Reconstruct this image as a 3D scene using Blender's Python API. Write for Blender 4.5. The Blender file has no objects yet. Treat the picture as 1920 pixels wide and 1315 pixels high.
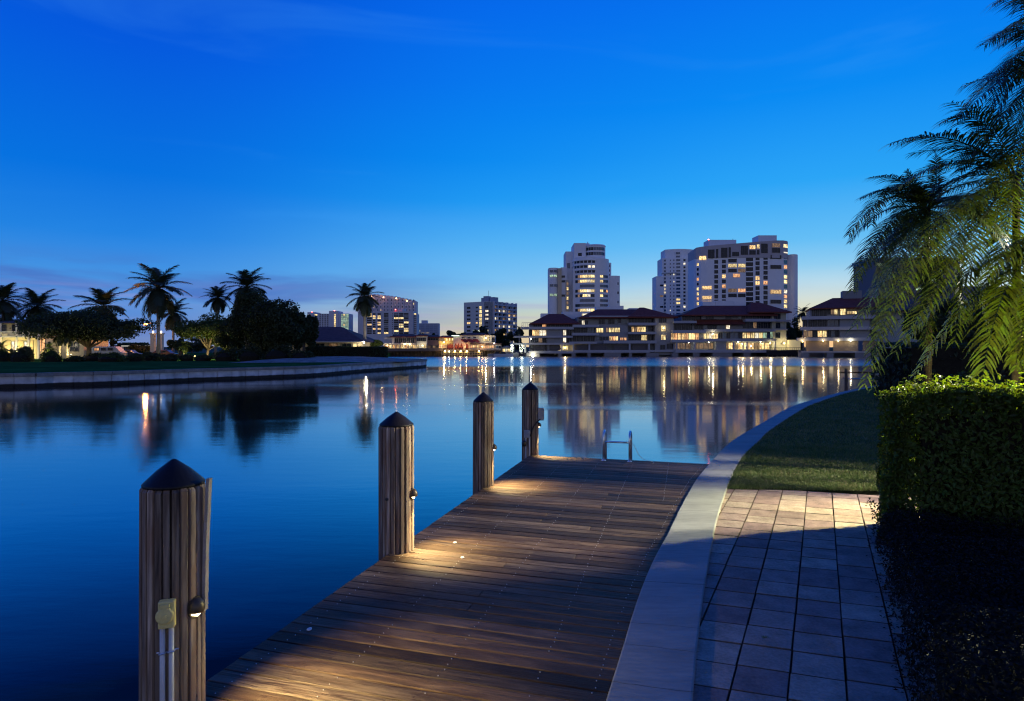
DENOISE = True
import bpy, math, random
import numpy as np
from mathutils import Vector, Matrix
R = math.radians
random.seed(7); RNG = np.random.default_rng(7)
scene = bpy.context.scene
COL = scene.collection

# ------------------------------------------------------------------ camera
F = 1200.; CX = 960.; HY = 650.; EYE = 3.0      # focal length in photo pixels, water is z = 0, decks z = 1
cam = bpy.data.cameras.new('camera'); camo = bpy.data.objects.new('camera', cam); COL.objects.link(camo)
camo.location = (0, 0, EYE); camo.rotation_euler = (R(90), 0, 0)
cam.sensor_width = 36; cam.lens = 36*F/1920; cam.shift_y = -(657.5-HY)/1920
cam.clip_start = .1; cam.clip_end = 6000
scene.camera = camo
scene.view_settings.view_transform = 'Standard'; scene.view_settings.look = 'None'
scene.view_settings.exposure = 0; scene.view_settings.gamma = 1
scene.cycles.use_denoising = DENOISE; scene.cycles.denoising_prefilter = 'FAST'; scene.cycles.filter_width = 1.2
scene.cycles.max_bounces = 6; scene.cycles.sample_clamp_indirect = 3
scene.cycles.caustics_reflective = False; scene.cycles.caustics_refractive = False

def lin(r, g, b):
    f = lambda c: (c/255/12.92) if c/255 <= .04045 else ((c/255+.055)/1.055)**2.4
    return (f(r), f(g), f(b), 1)

# ------------------------------------------------------------------ world: blue hour sky
world = bpy.data.worlds.new('World'); scene.world = world; world.use_nodes = True
wt = world.node_tree; wt.nodes.clear()
class NT:
    def __init__(s, t): s.t = t
    def n(s, typ, **kw):
        nd = s.t.nodes.new(typ)
        for k, v in kw.items():
            if k.startswith('i_'): nd.inputs[k[2:].replace('_', ' ')].default_value = v
            else: setattr(nd, k, v)
        return nd
    def l(s, a, b): s.t.links.new(a, b)
    def m(s, op, a, b=None, c=None, clamp=False):
        nd = s.t.nodes.new('ShaderNodeMath'); nd.operation = op; nd.use_clamp = clamp
        for i, v in enumerate((a, b, c)):
            if v is None: continue
            if isinstance(v, (int, float)): nd.inputs[i].default_value = v
            else: s.l(v, nd.inputs[i])
        return nd.outputs[0]
    def mr(s, v, a, b, c=0., d=1., smooth=True):
        nd = s.t.nodes.new('ShaderNodeMapRange'); nd.interpolation_type = 'SMOOTHSTEP' if smooth else 'LINEAR'
        s.l(v, nd.inputs[0])
        for i, q in enumerate((a, b, c, d)): nd.inputs[i+1].default_value = q
        return nd.outputs[0]
    def ramp(s, v, stops, interp='LINEAR'):
        nd = s.t.nodes.new('ShaderNodeValToRGB'); nd.color_ramp.interpolation = interp
        e = nd.color_ramp.elements
        while len(e) > 1: e.remove(e[0])
        e[0].position = stops[0][0]; e[0].color = stops[0][1]
        for p, c in stops[1:]:
            x = e.new(p); x.color = c
        if v is not None: s.l(v, nd.inputs[0])
        return nd.outputs[0]
    def mix(s, f, a, b, mode='MIX'):
        nd = s.t.nodes.new('ShaderNodeMix'); nd.data_type = 'RGBA'; nd.blend_type = mode
        for i, v in ((0, f), (6, a), (7, b)):
            if isinstance(v, (int, float)): nd.inputs[i].default_value = v
            elif isinstance(v, tuple): nd.inputs[i].default_value = v
            else: s.l(v, nd.inputs[i])
        return nd.outputs[2]
W = NT(wt)
tc = W.n('ShaderNodeTexCoord'); sep = W.n('ShaderNodeSeparateXYZ'); W.l(tc.outputs['Generated'], sep.inputs[0])
dx, dy, dz = sep.outputs
zz = W.m('MAXIMUM', dz, 0.0)
main = W.ramp(zz, [(0., lin(222,200,165)), (.022, lin(212,204,172)), (.05, lin(190,206,196)), (.075, lin(152,202,228)), (.10, lin(115,190,242)),
                   (.164, lin(76,173,243)), (.22, lin(26,152,242)), (.28, lin(0,136,240)), (.38, lin(0,118,238)), (.47, lin(0,104,235)), (.62, lin(0,76,200)), (1., lin(8,52,150))])
left = W.ramp(zz, [(0., lin(120,140,190)), (.04, lin(92,140,212)), (.09, lin(70,148,226)),
                   (.15, lin(30,130,226)), (.23, lin(0,113,224)), (.38, lin(0,89,221)), (.46, lin(0,80,212)), (.62, lin(0,64,185)), (1., lin(8,52,150))])
glow = W.ramp(zz, [(0., lin(250,200,140)), (.02, lin(250,216,160)), (.05, lin(230,226,192)), (.07, lin(214,226,218)), (.09, lin(188,220,234)), (.115, lin(145,206,240)),
                   (.15, lin(100,190,245)), (.23, lin(40,165,246)), (.34, lin(0,138,243)), (.46, lin(0,116,238)), (.62, lin(0,80,205)), (1., lin(8,52,150))])
az = W.m('ARCTAN2', dx, dy)           # 0 = straight ahead, + right
c1 = W.mix(W.mr(az, -.55, .02, 1, 0), main, left)
gl = W.m('SUBTRACT', az, .46); gl = W.m('ABSOLUTE', gl)
c2 = W.mix(W.m('MULTIPLY', W.mr(gl, 0., .62, 1, 0), .95), c1, glow)
# thin low clouds, violet, mostly on the left
mp = W.n('ShaderNodeMapping'); mp.inputs['Scale'].default_value = (2.2, 2.2, 17); W.l(tc.outputs['Generated'], mp.inputs[0])
ns = W.n('ShaderNodeTexNoise'); ns.inputs['Scale'].default_value = 1.6; ns.inputs['Detail'].default_value = 4; ns.inputs['Distortion'].default_value = .5
W.l(mp.outputs[0], ns.inputs['Vector'])
cl = W.mr(ns.outputs['Fac'], .40, .62)
band = W.m('MULTIPLY', W.mr(zz, .0, .03), W.mr(zz, .085, .135, 1, 0))
lf = W.mr(az, -.42, .05, 1, .06)
cm = W.m('MULTIPLY', W.m('MULTIPLY', cl, band), lf)
c3 = W.mix(W.m('MULTIPLY', cm, .75), c2, lin(72,108,190))
# pink undersides
ns2 = W.n('ShaderNodeTexNoise'); ns2.inputs['Scale'].default_value = 2.3; ns2.inputs['Detail'].default_value = 3
mp2 = W.n('ShaderNodeMapping'); mp2.inputs['Scale'].default_value = (1.6, 1.6, 26); mp2.inputs['Location'].default_value = (3, 1, 2)
W.l(tc.outputs['Generated'], mp2.inputs[0]); W.l(mp2.outputs[0], ns2.inputs['Vector'])
pk = W.m('MULTIPLY', W.m('MULTIPLY', W.mr(ns2.outputs['Fac'], .48, .7), W.m('MULTIPLY', W.mr(zz, .01, .03), W.mr(zz, .06, .1, 1, 0))), W.mr(az, -.1, .4, 1, .35))
c4 = W.mix(W.m('MULTIPLY', pk, .35), c3, lin(168,158,208))
# high wisps
mp3 = W.n('ShaderNodeMapping'); mp3.inputs['Scale'].default_value = (1.2, 2.5, 9); mp3.inputs['Rotation'].default_value = (0, .25, .3)
W.l(tc.outputs['Generated'], mp3.inputs[0])
ns3 = W.n('ShaderNodeTexNoise'); ns3.inputs['Scale'].default_value = 1.5; ns3.inputs['Detail'].default_value = 5; ns3.inputs['Distortion'].default_value = .8
W.l(mp3.outputs[0], ns3.inputs['Vector'])
ws = W.m('MULTIPLY', W.mr(ns3.outputs['Fac'], .52, .74), W.m('MULTIPLY', W.mr(zz, .1, .2), .13))
c5 = W.mix(ws, c4, lin(70,165,250))
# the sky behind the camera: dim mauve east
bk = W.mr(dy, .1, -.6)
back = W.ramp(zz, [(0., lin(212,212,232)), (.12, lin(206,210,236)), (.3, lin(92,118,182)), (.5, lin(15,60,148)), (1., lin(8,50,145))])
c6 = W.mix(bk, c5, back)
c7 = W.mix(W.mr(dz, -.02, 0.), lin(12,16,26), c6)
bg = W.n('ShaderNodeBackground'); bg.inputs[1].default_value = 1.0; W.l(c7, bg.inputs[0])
# a little Nishita twilight added to the gradient
sky = W.n('ShaderNodeTexSky'); sky.sky_type = 'NISHITA'; sky.sun_disc = False
sky.sun_elevation = R(-1.5); sky.sun_rotation = R(26)
bg2 = W.n('ShaderNodeBackground'); bg2.inputs[1].default_value = .008; W.l(sky.outputs[0], bg2.inputs[0])
ad = W.n('ShaderNodeAddShader'); W.l(bg.outputs[0], ad.inputs[0]); W.l(bg2.outputs[0], ad.inputs[1])
wo = W.n('ShaderNodeOutputWorld'); W.l(ad.outputs[0], wo.inputs[0])

# ------------------------------------------------------------------ helpers
def P(px, py, Y): return Vector(((px-CX)/F*Y, Y, EYE+(HY-py)/F*Y))
def G(px, py, h=1.0): return P(px, py, (EYE-h)*F/(py-HY))

def tag(o, label=None, cat=None, group=None, kind=None):
    if label: o['label'] = label
    if cat: o['category'] = cat
    if group: o['group'] = group
    if kind: o['kind'] = kind
    return o
def empty(name, loc=(0,0,0), rz=0, label=None, cat=None, group=None):
    o = bpy.data.objects.new(name, None); COL.objects.link(o); o.empty_display_size = .2
    o.location = loc; o.rotation_euler = (0, 0, rz)
    return tag(o, label, cat, group)
class MB:
    def __init__(s): s.v = []; s.f = []; s.m = []
    def add(s, vs, fs, mi=0):
        b = len(s.v); s.v += [tuple(v) for v in vs]; s.f += [tuple(i+b for i in f) for f in fs]; s.m += [mi]*len(fs)
        return s
    def box(s, x0, x1, y0, y1, z0, z1, mi=0, rz=0, o=(0,0,0)):
        vs = [(x, y, z) for z in (z0, z1) for y in (y0, y1) for x in (x0, x1)]
        c, n = math.cos(rz), math.sin(rz)
        vs = [(x*c-y*n+o[0], x*n+y*c+o[1], z+o[2]) for x, y, z in vs]
        return s.add(vs, [(0,2,3,1),(4,5,7,6),(0,1,5,4),(2,6,7,3),(0,4,6,2),(1,3,7,5)], mi)
    def prism(s, poly, z0, z1, mi=0, top=None, cap_mi=None):
        n = len(poly); zt = top or z1
        vs = [(x, y, z0) for x, y in poly]+[(x, y, z1) for x, y in poly]
        s.add(vs, [(i, (i+1) % n, (i+1) % n+n, i+n) for i in range(n)], mi)
        b = len(s.v)-2*n
        s.f.append(tuple(b+n+i for i in range(n))); s.m.append(mi if cap_mi is None else cap_mi)
        s.f.append(tuple(b+n-1-i for i in range(n))); s.m.append(mi)
        return s
    def cyl(s, x, y, z0, z1, r0, r1=None, n=16, mi=0):
        r1 = r0 if r1 is None else r1
        a = [2*math.pi*i/n for i in range(n)]
        vs = [(x+r0*math.cos(t), y+r0*math.sin(t), z0) for t in a]+[(x+r1*math.cos(t), y+r1*math.sin(t), z1) for t in a]
        return s.add(vs, [(i, (i+1) % n, (i+1) % n+n, i+n) for i in range(n)]+[tuple(range(n, 2*n)), tuple(range(n-1, -1, -1))], mi)
    def lathe(s, prof, n=20, o=(0,0,0), mi=0, a0=0, a1=2*math.pi):
        full = abs(a1-a0-2*math.pi) < 1e-6; k = n if full else n+1
        vs = [(o[0]+r*math.cos(a0+(a1-a0)*i/n), o[1]+r*math.sin(a0+(a1-a0)*i/n), o[2]+z) for r, z in prof for i in range(k)]
        fs = [(j*k+i, j*k+(i+1) % k, (j+1)*k+(i+1) % k, (j+1)*k+i) for j in range(len(prof)-1) for i in range(k if full else n)]
        return s.add(vs, fs, mi)
    def tube(s, pts, r, n=8, mi=0):
        pts = [Vector(p) for p in pts]; m = len(pts); rs = r if isinstance(r, (list, tuple)) else [r]*m
        vs = []; up = None
        for i, p in enumerate(pts):
            t = (pts[min(i+1, m-1)]-pts[max(i-1, 0)]).normalized()
            if up is None: up = Vector((0, 0, 1)) if abs(t.z) < .9 else Vector((1, 0, 0))
            a = t.cross(up)
            if a.length < 1e-4: a = t.cross(Vector((0, 1, .1)))
            a.normalize(); b = a.cross(t).normalized(); up = b
            for k in range(n):
                q = 2*math.pi*k/n; vs.append(p+(a*math.cos(q)+b*math.sin(q))*rs[i])
        fs = [(i*n+k, i*n+(k+1) % n, (i+1)*n+(k+1) % n, (i+1)*n+k) for i in range(m-1) for k in range(n)]
        fs += [tuple(range(n-1, -1, -1)), tuple((m-1)*n+k for k in range(n))]
        return s.add(vs, fs, mi)
    def mesh(s, name, mats, smooth=False):
        me = bpy.data.meshes.new(name); me.from_pydata(s.v, [], s.f)
        mats = mats if isinstance(mats, (list, tuple)) else [mats]
        for m in mats: me.materials.append(m)
        if len(mats) > 1: me.polygons.foreach_set('material_index', s.m)
        if smooth: me.polygons.foreach_set('use_smooth', [True]*len(s.f))
        me.update(); return me
    def build(s, name, mats, parent=None, smooth=False, loc=None, rz=0):
        o = bpy.data.objects.new(name, s.mesh(name, mats, smooth)); COL.objects.link(o)
        if parent: o.parent = parent
        if loc is not None: o.location = loc
        if rz: o.rotation_euler = (0, 0, rz)
        return o
def bevel(o, w=.01, seg=2):
    m = o.modifiers.new('bevel', 'BEVEL'); m.width = w; m.segments = seg; m.limit_method = 'ANGLE'; return o
def npmesh(name, V, k, mat, parent=None, loc=None):
    """V: (n*k,3) vertices, consecutive k make one polygon"""
    V = np.asarray(V, dtype=np.float32).reshape(-1, 3); n = len(V)//k
    me = bpy.data.meshes.new(name); me.vertices.add(len(V)); me.vertices.foreach_set('co', V.ravel())
    me.loops.add(len(V)); me.loops.foreach_set('vertex_index', np.arange(len(V), dtype=np.int32))
    me.polygons.add(n); me.polygons.foreach_set('loop_start', np.arange(0, len(V), k, dtype=np.int32))
    me.update(calc_edges=True); me.validate()
    me.materials.append(mat)
    o = bpy.data.objects.new(name, me); COL.objects.link(o)
    if parent: o.parent = parent
    if loc is not None: o.location = loc
    return o
def resample(pts, n):
    pts = np.array([(p[0], p[1]) for p in pts], float); d = np.r_[0, np.cumsum(np.hypot(*np.diff(pts, axis=0).T))]
    # smooth (Catmull-Rom) then uniform
    out = []
    for i in range(len(pts)-1):
        p0 = pts[max(i-1, 0)]; p1 = pts[i]; p2 = pts[i+1]; p3 = pts[min(i+2, len(pts)-1)]
        for t in np.linspace(0, 1, 12, endpoint=False):
            out.append(.5*((2*p1)+(-p0+p2)*t+(2*p0-5*p1+4*p2-p3)*t*t+(-p0+3*p1-3*p2+p3)*t**3))
    out.append(pts[-1]); out = np.array(out); d = np.r_[0, np.cumsum(np.hypot(*np.diff(out, axis=0).T))]
    u = np.linspace(0, d[-1], n)
    return np.c_[np.interp(u, d, out[:, 0]), np.interp(u, d, out[:, 1])]

# ------------------------------------------------------------------ materials
MATS = {}
def principled(name, col, rough=.6, spec=.5, metal=0., var=.0, scale=4., bump=0., bscale=30., island=0., detail=4, vec=None, emis=None, es=0., trans=0., stretch=None):
    if name in MATS: return MATS[name]
    m = bpy.data.materials.new(name); m.use_nodes = True; t = NT(m.node_tree); t.t.nodes.clear()
    out = t.n('ShaderNodeOutputMaterial'); b = t.n('ShaderNodeBsdfPrincipled')
    b.inputs['Roughness'].default_value = rough; b.inputs['Metallic'].default_value = metal; b.inputs['Specular IOR Level'].default_value = spec
    c = tuple(col)+(1,) if len(col) == 3 else tuple(col)
    csock = None
    tcn = t.n('ShaderNodeTexCoord'); v = tcn.outputs['Object']
    if stretch:
        mpn = t.n('ShaderNodeMapping'); mpn.inputs['Scale'].default_value = stretch; t.l(v, mpn.inputs[0]); v = mpn.outputs[0]
    if var:
        n1 = t.n('ShaderNodeTexNoise'); n1.inputs['Scale'].default_value = scale; n1.inputs['Detail'].default_value = detail; t.l(v, n1.inputs['Vector'])
        n2 = t.n('ShaderNodeTexNoise'); n2.inputs['Scale'].default_value = scale*7; n2.inputs['Detail'].default_value = 3; t.l(v, n2.inputs['Vector'])
        f = t.m('MULTIPLY_ADD', n2.outputs['Fac'], .4, t.m('MULTIPLY', n1.outputs['Fac'], .6))
        lo = tuple(max(0, x*(1-var)) for x in c[:3])+(1,); hi = tuple(min(1, x*(1+var)) for x in c[:3])+(1,)
        csock = t.ramp(f, [(.32, lo), (.68, hi)])
    if island:
        g = t.n('ShaderNodeNewGeometry'); hs = t.n('ShaderNodeHueSaturation')
        t.l(t.m('MULTIPLY_ADD', g.outputs['Random Per Island'], island*2, 1-island), hs.inputs['Value'])
        t.l(t.m('MULTIPLY_ADD', g.outputs['Random Per Island'], .05, .475), hs.inputs['Hue'])
        if csock: t.l(csock, hs.inputs['Color'])
        else: hs.inputs['Color'].default_value = c
        csock = hs.outputs[0]
    if csock: t.l(csock, b.inputs['Base Color'])
    else: b.inputs['Base Color'].default_value = c
    if bump:
        nb = t.n('ShaderNodeTexNoise'); nb.inputs['Scale'].default_value = bscale; nb.inputs['Detail'].default_value = 4; t.l(v, nb.inputs['Vector'])
        bp = t.n('ShaderNodeBump'); bp.inputs['Strength'].default_value = bump; bp.inputs['Distance'].default_value = .02
        t.l(nb.outputs['Fac'], bp.inputs['Height']); t.l(bp.outputs[0], b.inputs['Normal'])
    if emis:
        b.inputs['Emission Color'].default_value = tuple(emis)+(1,); b.inputs['Emission Strength'].default_value = es
    sh = b.outputs[0]
    if trans:
        tr = t.n('ShaderNodeBsdfTranslucent')
        if csock: t.l(t.mix(1., csock, (1.9, 1.7, .35, 1), 'MULTIPLY'), tr.inputs[0])
        else: tr.inputs[0].default_value = c
        mx = t.n('ShaderNodeMixShader'); mx.inputs[0].default_value = trans; t.l(sh, mx.inputs[1]); t.l(tr.outputs[0], mx.inputs[2]); sh = mx.outputs[0]
    t.l(sh, out.inputs[0]); MATS[name] = m
    m.cycles.emission_sampling = 'NONE'
    return m
def lit_glass(name, col, strength, scale=1.2, contrast=.55):
    """a lit room behind glass: brighter and darker patches (curtains, furniture)"""
    m = bpy.data.materials.new(name); m.use_nodes = True; t = NT(m.node_tree); t.t.nodes.clear()
    out = t.n('ShaderNodeOutputMaterial'); b = t.n('ShaderNodeBsdfPrincipled'); b.inputs['Roughness'].default_value = .15
    b.inputs['Base Color'].default_value = (.05, .05, .05, 1)
    tcn = t.n('ShaderNodeTexCoord'); oi = t.n('ShaderNodeObjectInfo')
    ad_ = t.n('ShaderNodeVectorMath'); ad_.operation = 'MULTIPLY_ADD'; t.l(oi.outputs['Location'], ad_.inputs[0]); ad_.inputs[1].default_value = (.37, .21, .53); t.l(tcn.outputs['Object'], ad_.inputs[2])
    mpn = t.n('ShaderNodeMapping'); mpn.inputs['Scale'].default_value = (scale*1.6, scale, scale*.8); t.l(ad_.outputs[0], mpn.inputs[0])
    n1 = t.n('ShaderNodeTexNoise'); n1.inputs['Scale'].default_value = 1; n1.inputs['Detail'].default_value = 3; t.l(mpn.outputs[0], n1.inputs['Vector'])
    f = t.mr(n1.outputs['Fac'], .35, .62)
    lo = tuple(c*(1-contrast)*k for c, k in zip(col, (.75, .6, .5)))+(1,)
    cs = t.mix(f, lo, tuple(col)+(1,))
    t.l(cs, b.inputs['Emission Color'])
    t.l(t.m('MULTIPLY', t.m('MULTIPLY_ADD', oi.outputs['Random'], .7, .6), strength), b.inputs['Emission Strength'])
    t.l(b.outputs[0], out.inputs[0]); m.cycles.emission_sampling = 'NONE'; MATS[name] = m
    return m
M_dark = principled('dark_glass', (.012, .018, .03), .2, .22, var=.3, scale=.3)
M_frame = principled('window_frame', (.13, .13, .15), .5)
M_warm = lit_glass('warm_lit_room', (1., .66, .27), 1.5)
M_yel = lit_glass('yellow_lit_room', (1., .78, .34), 1.5)
M_orange = lit_glass('orange_lit_room', (1., .5, .2), 1.2)
M_white = lit_glass('white_lit_room', (1., .9, .66), 1.4)
M_teal = lit_glass('greenish_lit_room', (.55, .85, .6), .75)
M_dim = lit_glass('dim_lit_room', (.5, .3, .14), .5)
M_blue = principled('sky_reflecting_glass', (.02, .07, .15), .1, .5, var=.3, scale=.2)
LIT = {'d': M_dark, 'w': M_warm, 'y': M_yel, 'o': M_orange, 'W': M_white, 't': M_teal, 'm': M_dim, 'b': M_blue}
M_conc = principled('concrete_cap', (.34, .345, .31), .85, .2, var=.22, scale=2.4, bump=.5, bscale=45, stretch=(.35, 1.5, 1))
M_wall = principled('seawall_concrete', (.42, .42, .42), .85, .2, var=.3, scale=.6, bump=.3, bscale=12)
M_lawn = principled('lawn_soil', (.04, .055, .02), .9, .2, var=.4, scale=1.2, bump=.6, bscale=60)
M_bark = principled('bark', (.11, .09, .07), .9, .2, var=.35, scale=3, bump=.5, bscale=14)
M_palmtrunk = principled('palm_trunk', (.3, .28, .25), .85, .2, var=.25, scale=2, bump=.4, bscale=8)
M_leafdark = principled('dark_foliage', (.035, .05, .022), .6, .3, island=.45, trans=.25)
M_leafmid = principled('mid_foliage', (.05, .08, .022), .55, .35, island=.45, trans=.3)
M_palmfar = principled('far_palm_leaf', (.035, .05, .028), .55, .35, island=.3, trans=.15)
M_palm = principled('near_palm_leaf', (.046, .072, .012), .30, .6, island=.45, trans=.35)
M_hedge = principled('hedge_leaf', (.066, .105, .018), .5, .25, island=.45, trans=.3)
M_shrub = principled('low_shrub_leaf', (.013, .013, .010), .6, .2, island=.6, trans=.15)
M_core = principled('dark_core_brown', (.02, .018, .012), .9, .1, var=.4, scale=6)  # inner shade of foliage as a colour; also serves the fallen leaves
M_pink = principled('magenta_bracts', (.22, .015, .09), .6, .3, island=.4, trans=.3)
def grass_material():
    m = bpy.data.materials.new('grass_blade'); m.use_nodes = True; t = NT(m.node_tree); b = t.t.nodes['Principled BSDF']; b.inputs['Roughness'].default_value = .55
    g = t.n('ShaderNodeNewGeometry')
    tcn = t.n('ShaderNodeTexCoord'); n1 = t.n('ShaderNodeTexNoise'); n1.inputs['Scale'].default_value = 2.2; n1.inputs['Detail'].default_value = 3; t.l(tcn.outputs['Object'], n1.inputs['Vector'])
    f = t.m('ADD', t.m('MULTIPLY', g.outputs['Random Per Island'], .8), t.m('MULTIPLY_ADD', n1.outputs['Fac'], .7, -.25))
    c = t.ramp(f, [(0., (.03, .055, .012, 1)), (.45, (.13, .20, .04, 1)), (.72, (.20, .25, .065, 1)), (.86, (.30, .25, .12, 1)), (1., (.36, .28, .16, 1))])
    t.l(c, b.inputs['Base Color']); tr = t.n('ShaderNodeBsdfTranslucent'); t.l(c, tr.inputs[0]); mx = t.n('ShaderNodeMixShader'); mx.inputs[0].default_value = .25
    t.l(b.outputs[0], mx.inputs[1]); t.l(tr.outputs[0], mx.inputs[2]); t.l(mx.outputs[0], t.t.nodes['Material Output'].inputs[0]); return m
M_grass = grass_material()
M_metal = principled('stainless_steel', (.85, .85, .85), .32, .5, metal=1., var=.1, scale=20)
M_black = principled('black_cap', (.012, .010, .010), .5, .25, var=.3, scale=8, bump=.1, bscale=50)
M_bronze = principled('bronze_housing', (.10, .075, .05), .45, .5, metal=.5, var=.2, scale=30)
M_pvc = principled('white_conduit', (.62, .62, .60), .4, .5, var=.1, scale=10)
M_cream = principled('cream_plastic', (.74, .62, .24), .45, .4, var=.12, scale=14)
M_greybox = principled('grey_plastic', (.34, .35, .35), .45, .4, var=.12, scale=14)
M_rubber = principled('black_rubber', (.02, .02, .02), .5)

# ------------------------------------------------------------------ lights
def light(name, typ, loc, energy, col, parent=None, r=.05, target=None, angle=None, blend=.4, size=None):
    l = bpy.data.lights.new(name, typ); l.energy = energy; l.color = col
    if typ in ('POINT', 'SPOT'): l.shadow_soft_size = r
    if typ == 'SPOT': l.spot_size = R(angle or 80); l.spot_blend = blend
    o = bpy.data.objects.new(name, l); COL.objects.link(o); o.location = loc
    if target is not None: o.rotation_euler = (Vector(target)-Vector(loc)).to_track_quat('-Z', 'Y').to_euler()
    if parent:
        o.parent = parent; o.matrix_parent_inverse = Matrix.Translation(parent.location).inverted() if False else Matrix()
    return o
# the last of the afterglow low in the west: one very weak, very soft sun
sl = bpy.data.lights.new('afterglow_sun', 'SUN'); sl.energy = .006; sl.angle = R(50); sl.color = (1, .78, .62)
so = bpy.data.objects.new('afterglow_sun', sl); COL.objects.link(so)
so.rotation_euler = Vector((-.42, -.88, -.12)).to_track_quat('-Z', 'Y').to_euler()

# ================================================================== WATER
def water_material():
    m = bpy.data.materials.new('water'); m.use_nodes = True; t = NT(m.node_tree); t.t.nodes.clear()
    out = t.n('ShaderNodeOutputMaterial'); b = t.n('ShaderNodeBsdfGlossy'); df = t.n('ShaderNodeBsdfDiffuse'); df.inputs[0].default_value = (.0005, .004, .016, 1)
    tcn = t.n('ShaderNodeTexCoord'); v = tcn.outputs['Object']; sp = t.n('ShaderNodeSeparateXYZ'); t.l(v, sp.inputs[0])
    x, y, z = sp.outputs
    # breeze patches: a ruffled sheet beyond the point, long slicks nearer
    npx = t.n('ShaderNodeMapping'); npx.inputs['Scale'].default_value = (.012, .05, 1); t.l(v, npx.inputs[0])
    pn = t.n('ShaderNodeTexNoise'); pn.inputs['Scale'].default_value = 1; pn.inputs['Detail'].default_value = 3; t.l(npx.outputs[0], pn.inputs['Vector'])
    yy = t.m('ADD', y, t.m('MULTIPLY_ADD', pn.outputs['Fac'], 16, -8))
    far = t.m('MULTIPLY', t.mr(yy, 90, 106), t.mr(yy, 182, 200, 1, .2))
    np2 = t.n('ShaderNodeMapping'); np2.inputs['Scale'].default_value = (.035, .11, 1); np2.inputs['Location'].default_value = (4, 2, 0); t.l(v, np2.inputs[0])
    pn2 = t.n('ShaderNodeTexNoise'); pn2.inputs['Scale'].default_value = 1; pn2.inputs['Detail'].default_value = 4; t.l(np2.outputs[0], pn2.inputs['Vector'])
    slick = t.m('MULTIPLY', t.mr(pn2.outputs['Fac'], .53, .72), t.m('MULTIPLY', t.mr(yy, 14, 30), t.mr(yy, 70, 95, 1, .3)))
    # small waves
    w1 = t.n('ShaderNodeMapping'); w1.inputs['Scale'].default_value = (1.1, 3.2, 1); w1.inputs['Rotation'].default_value = (0, 0, .12); t.l(v, w1.inputs[0])
    n1 = t.n('ShaderNodeTexNoise'); n1.inputs['Scale'].default_value = .9; n1.inputs['Detail'].default_value = 5; n1.inputs['Roughness'].default_value = .55; t.l(w1.outputs[0], n1.inputs['Vector'])
    w2 = t.n('ShaderNodeMapping'); w2.inputs['Scale'].default_value = (.16, .5, 1); w2.inputs['Rotation'].default_value = (0, 0, -.1); t.l(v, w2.inputs[0])
    n2 = t.n('ShaderNodeTexNoise'); n2.inputs['Scale'].default_value = .7; n2.inputs['Detail'].default_value = 3; t.l(w2.outputs[0], n2.inputs['Vector'])
    h = t.m('MULTIPLY_ADD', n2.outputs['Fac'], 2.2, n1.outputs['Fac'])
    bp = t.n('ShaderNodeBump'); bp.inputs['Distance'].default_value = .05
    t.l(h, bp.inputs['Height'])
    t.l(t.m('ADD', t.m('MULTIPLY_ADD', slick, .16, .045), t.m('MULTIPLY', far, .42)), bp.inputs['Strength'])
    t.l(bp.outputs[0], b.inputs['Normal'])
    t.l(t.m('ADD', t.m('MULTIPLY_ADD', slick, .10, .062), t.m('MULTIPLY', far, .16)), b.inputs['Roughness'])
    lw_ = t.n('ShaderNodeLayerWeight'); t.l(bp.outputs[0], lw_.inputs['Normal'])
    fr = t.ramp(lw_.outputs['Facing'], [(0., (.02,)*3+(1,)), (.5, (.035,)*3+(1,)), (.59, (.036,)*3+(1,)), (.685, (.26,)*3+(1,)), (.79, (.70,)*3+(1,)), (.88, (.86,)*3+(1,)), (1., (.95,)*3+(1,))])
    mx = t.n('ShaderNodeMixShader'); t.l(fr, mx.inputs[0]); t.l(df.outputs[0], mx.inputs[1]); t.l(b.outputs[0], mx.inputs[2])
    t.l(mx.outputs[0], out.inputs[0]); return m
M_water = water_material()
wb = MB(); wb.add([(-2500, -60, 0), (2500, -60, 0), (2500, 3500, 0), (-2500, 3500, 0)], [(0, 1, 2, 3)])
tag(wb.build('water', M_water), kind='structure')

# ================================================================== OUR BANK
capL = [(1085,1480),(1134.6,1315),(1165,1219),(1194,1125),(1223,1053),(1252,999),(1277,948),(1306,898),(1337,861),(1361,836),(1387.5,816.7),(1431,791.6),(1473,767.5),(1497,757.7),(1540.6,744.5),(1584,733.6),(1619,727),(1650,721.5)]
capR = [(1283,1480),(1298,1315),(1308,1201),(1322,1093),(1338.6,999),(1349.5,955.6),(1365.7,908.6),(1383,870),(1398,849.5),(1422.5,826.6),(1440,809),(1475,785),(1508,765),(1530,755.5),(1562,744.3),(1595,735),(1623,728.6),(1652,723)]
HC = 1.03
cl_ = [G(x, y, HC) for x, y in capL]; cr_ = [G(x, y, HC) for x, y in capR]
LP = resample(cl_+[Vector((22.5, 37.5)), Vector((27, 41)), Vector((36, 45)), Vector((60, 50))], 260)
RP = resample(cr_+[Vector((22.7, 37.1)), Vector((27.2, 40.5)), Vector((36.2, 44.5)), Vector((60.2, 49.4))], 260)
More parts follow.
